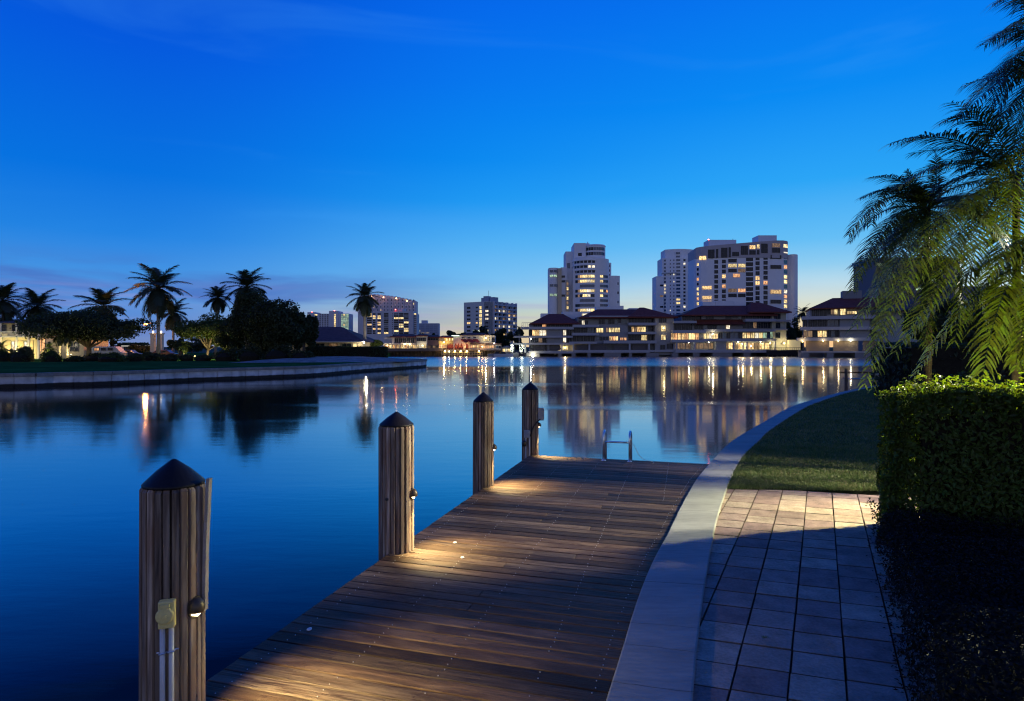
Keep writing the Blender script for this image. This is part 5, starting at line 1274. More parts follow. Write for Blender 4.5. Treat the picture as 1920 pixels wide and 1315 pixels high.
def floor_block(T, px0, px1, top, bot, y0, y1, mat=None, name='wall'):
    b = MB(); b.box(T.x(px0), T.x(px1), y0, y1, T.z(bot), T.z(top)); return b.build(name, mat or M_cw, T.root)
def condo_a():
    T = Far('condominium', 1120, 194, 'left waterfront condominium with joined maroon roofs on low piers', 'condominium'); c = lambda v: 960+v/4.872; r = lambda v: 430+v/4.872; X, Z = T.x, T.z
    # left block
    floor_block(T, c(165), c(600), r(862), r(1140), 1.5, 12); floor_block(T, c(318), c(460), r(905), r(1140), -.5, 1.5)
    floor_block(T, c(600), c(1300), r(800), r(1140), 1.2, 13); floor_block(T, c(1300), c(1470), r(800), r(1150), -.9, 13, M_cw)
    floor_block(T, c(760), c(1055), r(875), r(1045), -.3, 1.2)
    sl = MB()
    for a0, a1, v0, v1, y in [(85, 560, 893, 916, -1.6), (15, 550, 975, 992, -1.8), (0, 560, 1040, 1056, -2), (550, 790, 874, 898, -1.7), (545, 790, 948, 972, -1.7), (520, 770, 1028, 1048, -1.9), (1055, 1310, 856, 880, -1.7), (1055, 1310, 940, 960, -1.7), (830, 1310, 1018, 1044, -1.9), (150, 560, 1112, 1134, -2.1), (556, 1240, 1104, 1128, -2.1), (1240, 1480, 1104, 1122, -2.0), (700, 1310, 792, 806, -1.3)]:
        sl.box(X(c(a0)), X(c(a1)), y, 1.6, Z(r(v1)), Z(r(v0)))
    sl.build('balcony_parapet', M_slab, T.root)
    gs = MB()
    for a0, a1 in ((190, 300), (340, 440), (565, 695), (705, 855), (925, 1065), (1085, 1225)): gs.box(X(c(a0)), X(c(a1)), -1.2, -.9, Z(r(1104)), Z(r(1054)))
    gs.build('garage_screen', M_screen, T.root)
    pr = MB()
    for a0, a1 in ((-10, 60), (130, 250), (420, 452), (540, 575), (684, 712), (835, 985), (1060, 1085), (1215, 1330), (1455, 1500)): pr.box(X(c(a0)), X(c(a1)), -2.0, 6, -1.4, Z(r(1128)))
    pr.box(X(c(0)), X(c(1490)), 6, 8, -1.4, Z(r(1120))); pr.build('pier', M_pier, T.root)
    col_ = MB()
    for a in (120, 452, 555, 700, 1065, 1240, 1470): col_.box(X(c(a))-.25, X(c(a))+.25, -1.95, -1.5, Z(r(1130)), Z(r(1045)))
    col_.build('column', M_slab, T.root)
    hip(T, c(160), c(618), r(862), r(765), c(345), c(480)); hip(T, c(612), c(1512), r(806), r(722), c(800), c(1300), name='roof'); hip(T, c(1050), c(1508), r(802), r(708), c(1190), c(1230), -1.9, 10, name='roof')
    b = MB()
    for a0, a1, v0 in ((275, 345, 757), (480, 665, 740), (800, 920, 692), (920, 1062, 684), (1118, 1200, 706)): b = MB(); b.box(X(c(a0)), X(c(a1)), 8, 12, Z(r(v0+70)), Z(r(v0))); b.build('roof_plant', M_roofbox, T.root)
    strip(T, c(195), c(600), r(868), r(893), 1.46, 'ddoddddddd'); strip(T, c(120), c(316), r(920), r(972), 1.46, '.dwwWW'); strip(T, c(468), c(500), r(920), r(970), 1.46, 'W'); strip(T, c(505), c(550), r(920), r(970), 1.46, 'dd')
    strip(T, c(170), c(316), r(994), r(1036), 1.46, 'ddmd'); strip(T, c(468), c(500), r(990), r(1034), 1.46, 'W'); strip(T, c(505), c(552), r(994), r(1034), 1.46, 'dd'); strip(T, c(450), c(515), r(1064), r(1102), 1.46, 'yy')
    strip(T, c(610), c(700), r(832), r(872), 1.16, 'dWd'); strip(T, c(795), c(970), r(822), r(866), 1.16, 'ddbddb'); strip(T, c(975), c(1055), r(800), r(856), 1.16, 'dbb'); strip(T, c(1070), c(1300), r(808), r(854), 1.16, 'dddddddd')
    strip(T, c(565), c(690), r(900), r(946), 1.16, 'dddd'); strip(T, c(695), c(760), r(900), r(946), 1.16, 'bb'); strip(T, c(768), c(832), r(904), r(944), -.34, 'yyy'); strip(T, c(856), c(985), r(900), r(942), -.34, 'myyyy')
    strip(T, c(1070), c(1230), r(890), r(938), 1.16, 'dwmwyy'); strip(T, c(1250), c(1300), r(880), r(930), 1.16, 'dd'); strip(T, c(560), c(755), r(976), r(1024), 1.16, 'dddddd'); strip(T, c(768), c(880), r(980), r(1018), -.34, 'bddd')
    strip(T, c(886), c(968), r(978), r(1018), -.34, 'wow'); strip(T, c(985), c(1045), r(990), r(1016), -.34, 'oo'); strip(T, c(1070), c(1300), r(966), r(1016), 1.16, 'ddddyydd')
    strip(T, c(1335), c(1405), r(808), r(856), -.94, 'dd'); strip(T, c(1352), c(1400), r(880), r(936), -.94, 'y'); strip(T, c(1352), c(1400), r(964), r(1012), -.94, 'y'); strip(T, c(1345), c(1395), r(1056), r(1100), -.94, 'd'); strip(T, c(1405), c(1465), r(1044), r(1094), -.94, 'dd')
    tr = MB()
    for i in range(6): tr.tube([(X(c(90+i*18)), .0, Z(r(893))), (X(c(90+i*18)), .0, Z(r(858))), (X(c(98+i*18)), .0, Z(r(852)))], .05, 5)
    tr.tube([(X(c(88)), 0, Z(r(856))), (X(c(190)), 0, Z(r(852)))], .05, 5); tr.build('pergola', M_slab, T.root)
    lamps(T, [(c(190), r(1160), -2.4, 22, (1, .9, .6)), (c(480), r(1082), -1.6, 14, (1, .72, .3)), (c(172), r(1003), -.2, 4, (1, 1, .9)), (c(1375), r(905), -1.6, 3, (1, .8, .4))])
    T.done()
M_bulbw = principled('bulb_white', (1, .9, .7), .4, emis=(1, .9, .65), es=30); M_bulby = principled('bulb_yellow', (1, .8, .4), .4, emis=(1, .66, .25), es=30)
def lamps(T, L, e=18):
    for px, py, y, k, col in L:
        r = .10+.004*k
        b = MB(); b.lathe([(0, -r), (r*.7, -r*.7), (r, 0), (r*.7, r*.7), (0, r)], 10); b.build('wall_lamp', M_bulbw if col[2] > .5 else M_bulby, T.root, loc=(T.x(px), y, T.z(py)))
        light('wall_lamp_glow', 'POINT', (T.x(px), y-.4, T.z(py)), k*e, col, T.root, .15)
condo_a()
def condo_b():
    T = Far('condominium', 1367, 193, 'middle waterfront condominium with brightly lit lower storeys and a terrace at its right', 'condominium'); c = lambda v: 1210+v/4.697; r = lambda v: 420+v/4.697; X, Z = T.x, T.z
    floor_block(T, c(330), c(1120), r(785), r(1130), 1.4, 13); floor_block(T, c(1120), c(1245), r(785), r(1120), .3, 13, principled('condo_side_lit', (.46, .46, .36), .85, var=.06)); floor_block(T, c(225), c(330), r(855), r(1120), 1.4, 12)  # right side wall: greenish light is put into its colour
    floor_block(T, c(500), c(760), r(785), r(840), .6, 1.4); floor_block(T, c(610), c(700), r(1020), r(1130), -1.2, 1.4)
    sl = MB()
    for a0, a1, v0, v1, y in [(240, 440, 856, 876, -1.5), (865, 1130, 838, 862, -1.6), (230, 520, 938, 962, -1.8), (500, 1130, 930, 950, -1.6), (220, 500, 1020, 1044, -2), (490, 1130, 1012, 1036, -1.9), (250, 1130, 1110, 1134, -2.2), (1130, 1270, 846, 862, -.9), (1120, 1245, 925, 938, -.6)]:
        sl.box(X(c(a0)), X(c(a1)), y, 1.6, Z(r(v1)), Z(r(v0)))
    sl.build('balcony_parapet', M_slab, T.root)
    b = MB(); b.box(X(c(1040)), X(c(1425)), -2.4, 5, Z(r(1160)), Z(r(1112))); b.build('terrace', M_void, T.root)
    hip(T, c(315), c(1150), r(803), r(710), c(545), c(1010)); hip(T, c(900), c(1272), r(778), r(684), c(975), c(1050), -1.9, 10)
    b = MB()      # lower skirt roof
    b.add([(X(c(428)), -1.2, Z(r(886))), (X(c(870)), -1.2, Z(r(886))), (X(c(870)), 1.5, Z(r(838))), (X(c(440)), 1.5, Z(r(838)))], [(0, 1, 2, 3)]); b.add([(X(c(428)), -1.2, Z(r(890))), (X(c(870)), -1.2, Z(r(890))), (X(c(870)), 1.5, Z(r(890))), (X(c(440)), 1.5, Z(r(890)))], [(3, 2, 1, 0)])
    b.build('skirt_roof', M_croof, T.root)
    b = MB()
    for a0, a1, v0 in ((575, 690, 665), (692, 860, 660), (862, 970, 668)): b = MB(); b.box(X(c(a0)), X(c(a1)), 8, 12, Z(r(v0+70)), Z(r(v0))); b.build('roof_plant', M_roofbox, T.root)
    pr = MB()
    for a0, a1 in ((225, 275), (405, 460), (575, 745), (845, 905)): pr.box(X(c(a0)), X(c(a1)), -2.0, 6, -1.4, Z(r(1134)))
    pr.box(X(c(220)), X(c(1130)), 6, 8, -1.4, Z(r(1120)))
    for i in range(9): pr.cyl(X(c(1060+i*42)), -1.5, -1.4, Z(r(1155)), .16, n=8)
    pr.build('pier', M_pier, T.root)
    col_ = MB()
    for a in (262, 420, 760, 875, 1120): col_.box(X(c(a))-.22, X(c(a))+.22, -1.95, -1.55, Z(r(1130)), Z(r(1040)))
    col_.build('column', M_slab, T.root)
    strip(T, c(335), c(530), r(808), r(850), 1.36, 'ddddd'); strip(T, c(535), c(608), r(798), r(838), .56, 'ddd'); strip(T, c(708), c(758), r(798), r(836), .56, 'dd'); strip(T, c(830), c(1118), r(795), r(836), 1.36, 'bdddddddd')
    strip(T, c(232), c(425), r(880), r(934), 1.36, 'dddddd'); strip(T, c(440), c(760), r(892), r(926), 1.36, 'ddbddbbW'); strip(T, c(870), c(1120), r(866), r(918), 1.36, 'dddmdddd')
    strip(T, c(222), c(312), r(962), r(1020), -.1, 'wow'); strip(T, c(316), c(470), r(962), r(1020), -.1, 'woywo'); strip(T, c(510), c(638), r(966), r(1016), -.1, 'yyWyw'); strip(T, c(642), c(850), r(956), r(1012), -.1, 'dbdbbd'); strip(T, c(852), c(1070), r(958), r(1008), -.1, 'ywyWyt'); strip(T, c(1072), c(1122), r(950), r(1008), -.1, 'bt')
    floor_block(T, c(225), c(1122), r(950), r(1024), -.06, 1.38)
    strip(T, c(270), c(410), r(1050), r(1102), 1.36, 'mmm'); strip(T, c(440), c(610), r(1050), r(1102), 1.36, 'mmmm'); strip(T, c(700), c(870), r(1046), r(1104), 1.36, 'mwmw'); strip(T, c(880), c(1110), r(1046), r(1106), 1.36, 'wwmww')
    strip(T, c(1150), c(1192), r(870), r(920), .26, 'd'); strip(T, c(1150), c(1192), r(960), r(1004), .26, 'd'); strip(T, c(1135), c(1195), r(790), r(838), .26, 'dd')
    f = MB(); f.box(X(c(1255)), X(c(1360)), -.5, 2.4, Z(r(1110)), Z(r(1022))); f.build('awning_pavilion', principled('glowing_cream_canvas', (.6, .55, .35), .8, emis=(1, .8, .4), es=.25), T.root)  # canvas has a warm glow of its own in place of lamp light
    rl = MB()
    for i in range(24): x = X(c(1045+i*16)); rl.box(x-.03, x+.03, -2.3, -2.25, Z(r(1112)), Z(r(1092)))
    rl.box(X(c(1045)), X(c(1425)), -2.32, -2.24, Z(r(1092)), Z(r(1089))); rl.build('railing', M_void, T.root)
    lamps(T, [(c(1082), r(1052), -1.6, 16, (1, .82, .4)), (c(1210), r(1052), -1.0, 16, (1, .8, .4)), (c(848), r(1056), -.6, 8, (1, .8, .4)), (c(580), r(968), -1.5, 10, (1, .85, .5)), (c(372), r(1046), -1.2, 3, (1, .95, .8)), (c(548), r(1044), -1.2, 4, (1, .9, .6)), (c(805), r(1040), -1.2, 3, (1, .9, .6)), (c(1000), r(1038), -1.2, 3, (1, .9, .6)), (c(925), r(1075), -.5, 8, (1, .8, .45))])
    T.done()
condo_b()
def condo_c():
    T = Far('condominium', 1600, 172, 'right waterfront condominium partly hidden by the near palm fronds', 'condominium', rz=R(-20)); c = lambda v: 1500+v/5.058; r = lambda v: 480+v/5.058; X, Z = T.x, T.z
    floor_block(T, c(135), c(1700), r(490), r(800), 1.4, 13); floor_block(T, c(390), c(640), r(560), r(800), -.2, 1.4)
    sl = MB()
    for a0, a1, v0, v1, y in [(62, 1700, 570, 600, -1.6), (50, 1700, 672, 702, -1.8), (15, 1700, 776, 806, -2.1), (60, 1700, 905, 918, -2.2), (130, 420, 486, 494, -1.0)]: sl.box(X(c(a0)), X(c(a1)), y, 1.6, Z(r(v1)), Z(r(v0)))
    sl.build('balcony_parapet', M_slab, T.root)
    gs = MB()
    for a0, a1 in ((90, 295), (330, 540), (580, 880), (960, 1300)): gs.box(X(c(a0)), X(c(a1)), -1.4, -1.0, Z(r(905)), Z(r(806)))
    gs.build('garage_screen', principled('tan_screen', (.28, .21, .14), .85, var=.08, scale=.3), T.root)
    pr = MB()
    for a0, a1 in ((45, 120), (270, 330), (510, 720), (875, 960), (1250, 1400)): pr.box(X(c(a0)), X(c(a1)), -2.0, 6, -1.4, Z(r(918)))
    pr.box(X(c(45)), X(c(1700)), 6, 8, -1.4, Z(r(900))); pr.build('pier', M_pier, T.root)
    hip(T, c(122), c(1720), r(492), r(382), c(352), c(1500)); 
    b = MB(); b.box(X(c(437)), X(c(605)), 5, 9, Z(r(420)), Z(r(316))); b.box(X(c(665)), X(c(900)), 5, 9, Z(r(420)), Z(r(302))); b.build('roof_plant', principled('dark_plant', (.2, .21, .22), .8), T.root)
    strip(T, c(150), c(285), r(502), r(566), 1.36, 'dddd'); strip(T, c(286), c(378), r(502), r(552), 1.36, 'dmy'); strip(T, c(392), c(440), r(500), r(560), -.24, 'yy'); strip(T, c(450), c(535), r(525), r(553), -.24, 'yy'); strip(T, c(660), c(1300), r(505), r(560), 1.36, 'ddmddddddydd')
    strip(T, c(75), c(285), r(602), r(668), 1.36, 'ddddd'); strip(T, c(288), c(385), r(602), r(666), 1.36, 'bbb'); strip(T, c(660), c(1300), r(606), r(666), 1.36, 'dddwdddddddd')
    strip(T, c(75), c(285), r(706), r(770), 1.36, 'mmdwy'); strip(T, c(288), c(388), r(704), r(768), 1.36, 'dbd'); strip(T, c(660), c(1300), r(706), r(768), 1.36, 'dddddmdddddd')
    lamps(T, [(c(240), r(808), -2.2, 3, (1, .75, .4)), (c(368), r(808), -2.2, 3, (1, .8, .45)), (c(472), r(804), -2.2, 5, (1, .9, .6)), (c(60), r(812), -2.3, 5, (1, .7, .3))])
    T.done()
condo_c()
def dark_block():
    T = Far('apartment_block', 1710, 300, 'dark flat-topped apartment block looming behind the palm fronds', 'apartment block'); X, Z = T.x, T.z
    b = MB(); b.box(X(1643), X(1800), 0, 20, 0, Z(489)); b.prism(arc(X(1640), X(1810), 0, 3, back=20), Z(489)+.003, Z(484)); b.build('wall', principled('dark_render', (.16, .16, .17), .85), T.root)
    for i in range(14):
        for j in range(6): T.wpx(1652+j*24, 496+i*9.2, 15, 5.2, 'd' if (i*7+j*3) % 11 else 't', y=-.02, nx=3)
    T.done()
dark_block()

# ---------- distant high-rises
def distant():
    c = lambda v: 350+v/4.267; r = lambda v: 470+v/4.267
    g = principled('distant_grey', (.58, .58, .62), .85, var=.06, scale=.05)
    T = Far('apartment_block', 615, 600, 'distant slab block with a glowing green glazed right end', 'apartment block'); X, Z = T.x, T.z
    b = MB(); b.box(X(575), X(590), 2, 20, 0, Z(r(492))); b.box(X(590), X(c(1142)), 0, 16, 0, Z(r(505))); b.box(X(c(1142)), X(c(1215)), -1.5, 16, 0, Z(r(484))); b.box(X(c(1190)), X(c(1297)), -1, 16, 0, Z(r(505))); b.build('wall', g, T.root)
    for i in range(10):
        py = r(515+16*i)
        T.wpx(c(972), py, 3.5, 2.2, 'W' if i in (0, 2, 3) else 'd', y=2)
        T.wpx(c(1035), py, 5, 2.6, 'y' if i in (0, 2, 4, 5) else 'd', y=0)
        for cx in (1068, 1088, 1108, 1128): T.wpx(c(cx), py, 2.4, 2, 'd', y=0)
        T.wpx(c(1190), py, 3.6, 3.0, 'y', y=-1.5)
        for cx in (1245, 1262, 1278, 1292): T.wpx(c(cx), py, 3.2, 3.1, 't' if i % 5 or cx != 1262 else 'y', y=-1)
    beacon(T, c(1180), r(484)); beacon(T, 583, r(492), 3); T.done()
    T = Far('apartment_tower', 730, 640, 'distant curved tower with a crenellated skyline lit orange along the top', 'tower'); X, Z = T.x, T.z
    b = MB(); n = 16
    for i in range(n):
        px = 674+i*6.7; top = np.interp(px, [674, 700, 740, 781], [555, 552.5, 557, 565]); y = -6*(1-((px-728)/55)**2)+6
        b.box(X(px)-1.9, X(px)+1.9, y, y+16, 0, Z(top)); b.box(X(px)-1.1, X(px)+1.1, y-.8, y+1, 0, Z(top+2.5)); b.box(X(px)-.9, X(px)+.9, y+1, y+4, Z(top), Z(top-1.6))
    b.build('wall', principled('distant_pink', (.60, .56, .60), .85, var=.05, scale=.05), T.root)
    for i in range(n):
        px = 677.4+i*6.7
        for j in range(14):
            py = 563+j*6.2
            if py > 640: continue
            y = -6*(1-((px-3.4-728)/55)**2)+6
            T.wpx(px-3.4, py, 1.5, 3.4, 'w' if (i*5+j*3) % 13 == 0 else ('b' if j % 2 else 'd'), y=y-.82)
    for px in (680, 702, 718, 745): light('roof_glow', 'POINT', (X(px), -4, Z(557)), 110, (1, .45, .15), T.root, .6)
    for px, py in ((676, 559), (698, 556), (720, 558), (744, 560), (764, 565)):
        b = MB(); b.lathe([(0, -.5), (.5, 0), (0, .5)], 8); b.build('roof_lamp', principled('orange_bulb', (1, .5, .2), .4, emis=(1, .5, .18), es=22), T.root, loc=(X(px), -3, Z(py)))
    T.done()
    T = Far('apartment_block', 725, 560, 'mid-rise block with dark glazed bays in front of the curved tower', 'apartment block'); X, Z = T.x, T.z
    b = MB(); b.box(X(671), X(c(1640)), 0, 14, 0, Z(r(490))); b.box(X(c(1570)), X(c(1815)), -2, 14, 0, Z(r(486))); b.box(X(c(1815)), X(c(1842)), 0, 14, 0, Z(r(505))); b.box(X(c(1690)), X(c(1740)), 2, 10, Z(r(486)), Z(r(466))); b.build('wall', principled('distant_white', (.55, .55, .58), .85, var=.05, scale=.05), T.root)
    for i in range(10):
        py = r(508+17*i)
        for cx, w in ((1462, 38), (1500, 22), (1540, 26)): T.wpx(c(cx), py, w/4.267, 3., rw.choice('dddyw'), y=0, nx=2)
        for cx in (1600, 1680, 1720, 1760): T.wpx(c(cx), py, 8.4, 3.3, rw.choice('bddddyb'), y=-2, nx=3)
        T.wpx(c(1650), py, 1.6, 1.6, 'd', y=-2); T.wpx(c(1828), py, 4.4, 2.6, 'y' if i == 0 else 'b', y=0)
    beacon(T, c(1675), r(476), -2.5); T.done()
    T = Far('apartment_block', 802, 620, 'small far striped block between the bungalow palm and the restaurants', 'apartment block'); X, Z = T.x, T.z; c8 = lambda v: 780+v/8; r8 = lambda v: 540+v/8
    b = MB(); b.box(X(780), X(c8(335)), 1, 14, 0, Z(r8(530))); b.box(X(c8(75)), X(c8(160)), 3, 10, Z(r8(530)), Z(r8(485)))
    b.build('wall', g, T.root); b = MB()
    for k in range(6): b.box(X(780), X(c8(350)), -.6, 1, Z(r8(545+k*30)+1.), Z(r8(532+k*30)))
    b.build('balcony_parapet', MATS['distant_white'], T.root)
    for k in range(5):
        for cx in (40, 100, 170, 230, 290): T.wpx(c8(cx), r8(552+k*30), 6.5, 1.7, 'y' if (k*3+cx) % 7 == 0 else 'd', y=1, nx=2)
    T.done()
    # block with a corner towards us
    T = Far('apartment_block', 921, 500, 'grey apartment block with a lit stair column and long balconies in mid skyline', 'apartment block', rz=R(-35)); s = T.s
    A, B = 27.5, 33.; top = T.z(565); b = MB(); b.box(-A, 0, 0, B*.55, 0, top); b.box(-7, 0, 0, B, 0, top-.4)
    b.build('wall', principled('block_grey', (.56, .57, .54), .85, var=.05, scale=.05), T.root)
    b = MB(); b.box(-13, -5.5, 4, 12, top, T.z(557)); b.box(-11.5, -7.5, 5, 10, T.z(557), T.z(553.7)); b.box(-4.5, -.5, 4, 10, top, T.z(556.5)); b.build('roof_plant', principled('plant_blue', (.3, .33, .4), .8), T.root)
    b = MB(); b.tube([(-8, 7, T.z(553.7)), (-8, 7, T.z(543))], .12, 5); b.build('antenna', M_bronze, T.root)
    b = MB(); fl = (top-1)/12
    for k in range(12): b.box(.0, 1.8, 1.5, B, 1+k*fl, 1+k*fl+1.0)
    for v in (1.6, 6.8, 12.5, 18.5, 20, 27, B-.6): b.box(-.02, 1.95, v, v+.5, 0, top)
    b.build('balcony_parapet', MATS['distant_white'], T.root)
    for k in range(11):
        z = 2.6+k*fl
        T.wm(-A+5, z, 3.6, 1.6, 'w' if k in (3, 6) else ('y' if k == 0 else 'd'), nx=2); T.wm(-14.2, z, 2.2, 1.2, 'w' if k == 6 else 'd'); T.wm(-10.5, z-.2, 2.6, 2.5, 'y'); T.wm(-4.2, z, 3., 1.5, 'W' if k in (4, 7, 8, 9) else 'd', nx=2)
        for v in (4.2, 9.6, 15.6, 23.5, 30): T.w.append((.04, v, z+.3, 4.2, 1.7, rw.choice('WWwmbdd'), 3, 1, R(90)))
    T.done()
distant()

# ---------- waterfront restaurants
def restaurants():
    c = lambda v: 780+v/8; r = lambda v: 540+v/8; c2 = lambda v: 350+v/4.267; r2 = lambda v: 470+v/4.267
    wht = principled('white_render', (.5, .48, .44), .85, var=.06, scale=.4); pnk = principled('pink_render', (.42, .26, .2), .85, var=.08, scale=.4); yel = principled('ochre_render', (.5, .38, .18), .85, var=.08, scale=.4)
    rf = principled('brown_tile', (.10, .05, .04), .85, var=.3, scale=1)
    T = Far('restaurant_building', 750, 210, 'two-storey restaurant with lit arcade at the left end of the quay', 'restaurant'); X, Z = T.x, T.z
    floor_block(T, 719, 781, 633, 658, 1.4, 12, wht); floor_block(T, 736, 779, r2(690), 645, -.4, 1.4, wht)
    hip(T, 732, 783, r2(688), 626, 745, 770, -1.2, 10)
    strip(T, 740, 778, r2(700), r2(740), -.44, 'ddddd'); strip(T, 720, 780, r2(757), r2(796), 1.36, 'oyowyoyw')
    b = MB()
    for i in range(9): x = X(720+i*7.4); b.box(x-.12, x+.12, -.6, -.3, Z(658), Z(645))
    b.box(X(719), X(781), -.8, 1.4, Z(646), Z(644)); b.build('arcade', wht, T.root); lamps(T, [(c2(1750), r2(750), -1, 7, (1, .7, .4)), (c2(1788), r2(752), -1, 7, (1, .7, .4)), (728, 648, -1.5, 8, (1, .75, .45))]); T.done()
    T = Far('restaurant_building', 792, 205, 'white two-storey restaurant with small square upper windows, second on the quay', 'restaurant'); X, Z = T.x, T.z
    floor_block(T, 781, c(165), r(715), 656, 0, 9, wht); hip(T, 779, c(170), r(713), r(690), 786, c(110), -.8, 9)
    strip(T, 782, c(150), r(750), r(800), -.03, 'ddddd'); strip(T, 782, c(155), r(852), r(902), -.03, 'yWWyy'); lamps(T, [(c(100), r(868), -.8, 6, (1, .85, .5))]); T.done()
    T = Far('shop_building', 811, 207, 'plain pinkish shop building between the white and the yellow restaurants', 'shop'); X, Z = T.x, T.z
    floor_block(T, c(165), c(338), r(738), 656, 0, 9, pnk); hip(T, c(155), c(345), r(736), r(705), c(190), c(310), -.8, 9)
    strip(T, c(180), c(330), r(755), r(785), -.03, 'dddd'); strip(T, c(172), c(330), r(865), r(900), -.03, 'mdmd'); T.done()
    T = Far('restaurant_building', 836, 203, 'narrow yellow restaurant with three lit upper windows', 'restaurant'); X, Z = T.x, T.z
    floor_block(T, c(340), c(560), r(738), 656, 0, 9, yel); hip(T, c(335), c(566), r(736), r(712), c(380), c(520), -.8, 9)
    strip(T, c(350), c(430), r(755), r(800), -.03, 'mmm'); strip(T, c(452), c(560), r(752), r(792), -.03, 'y.y.y'); strip(T, c(345), c(556), r(852), r(905), -.03, 'owooowoo'); lamps(T, [(c(428), r(818), -1, 16, (1, .72, .25))]); T.done()
    T = Far('restaurant_building', 890, 201, 'long white restaurant with sloping red awnings above an orange lit terrace', 'restaurant'); X, Z = T.x, T.z
    floor_block(T, c(560), c(1185), r(714), 656, 0, 11, wht); floor_block(T, c(820), c(1280), r(850), 656, -2.4, 0, wht)
    b = MB(); b.box(X(c(655)), X(c(1110)), -.3, 11.3, Z(r(714))+.003, Z(r(706))); b.build('fascia', rf, T.root)
    hip(T, c(660), c(1090), r(704), r(668), c(760), c(1000), 2, 11)
    aw = MB()
    for cx in (740, 825, 915): aw.add([(X(c(cx-65)), -.05, Z(r(768))), (X(c(cx+5)), -.05, Z(r(768))), (X(c(cx+65)), -2.4, Z(r(822))), (X(c(cx-5)), -2.4, Z(r(822))), (X(c(cx-65)), -.05, Z(r(790))), (X(c(cx+5)), -.05, Z(r(790)))], [(0, 3, 2, 1), (0, 4, 3), (1, 2, 5)])
    aw.build('awning', principled('red_awning', (.3, .03, .03), .8), T.root)
    r_ = MB(); r_.box(X(c(815)), X(c(1290)), -2.8, -.02, Z(r(850))+.003, Z(r(832))); r_.build('canopy_roof', rf, T.root)
    strip(T, c(690), c(900), r(738), r(758), -.03, 'd.d.d'); strip(T, c(1010), c(1100), r(735), r(800), -.03, 'yyy'); strip(T, c(1135), c(1180), r(745), r(820), -.03, 'dd'); strip(T, c(825), c(1200), r(862), r(905), -2.43, 'owoyowooowom')
    strip(T, c(580), c(700), r(862), r(908), -.03, 'oooo'); strip(T, c(725), c(815), r(868), r(908), -.03, 'wwo'); strip(T, c(1205), c(1275), r(868), r(905), -2.43, 'bd')
    nb = MB(); nb.box(X(c(535)), X(c(650)), -.6, -.3, Z(r(722)), Z(r(712))); nb.build('neon_strip', principled('green_neon', (.5, 1, .8), .4, emis=(.65, 1, .75), es=2.2), T.root)
    lamps(T, [(c(1050), r(750), -1, 10, (1, .8, .4)), (c(1175), r(832), -3, 3, (1, 1, .9)), (c(760), r(885), -.9, 6, (1, .5, .2)), (c(640), r(885), -.9, 6, (1, .4, .15)), (c(1000), r(882), -3.2, 6, (1, .5, .2))]); T.done()
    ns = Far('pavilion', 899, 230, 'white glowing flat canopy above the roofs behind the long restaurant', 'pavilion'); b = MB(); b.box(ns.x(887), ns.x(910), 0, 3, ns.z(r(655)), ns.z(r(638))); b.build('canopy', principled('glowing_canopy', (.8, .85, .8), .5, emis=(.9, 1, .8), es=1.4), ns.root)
    b = MB()
    for px in (888, 898, 909): b.box(ns.x(px)-.12, ns.x(px)+.12, .2, .5, 0, ns.z(r(655)))
    b.build('post', M_slab, ns.root)
    # closed red parasols
    for i, cx in enumerate((482, 512, 540, 597, 637, 682, 765)):
        p = P(c(cx), 0, 197); root = empty('parasol', (p.x, 197, 1.7), 0, ('red closed parasol on the lit quay terrace', 'parasol')[0] if 0 else 'closed orange-red parasol on the lit restaurant terrace', 'parasol', 'closed parasols on the restaurant terrace')
        b = MB(); b.lathe([(.05, .2), (.52, .5), (.48, .9), (.26, 1.9), (.03, 2.3)], 10); b.build('canopy', principled('red_canvas', (.5, .09, .04), .8), root)
        b = MB(); b.cyl(0, 0, 0, 2.4, .03, n=6); b.build('pole', M_bronze, root)
restaurants()
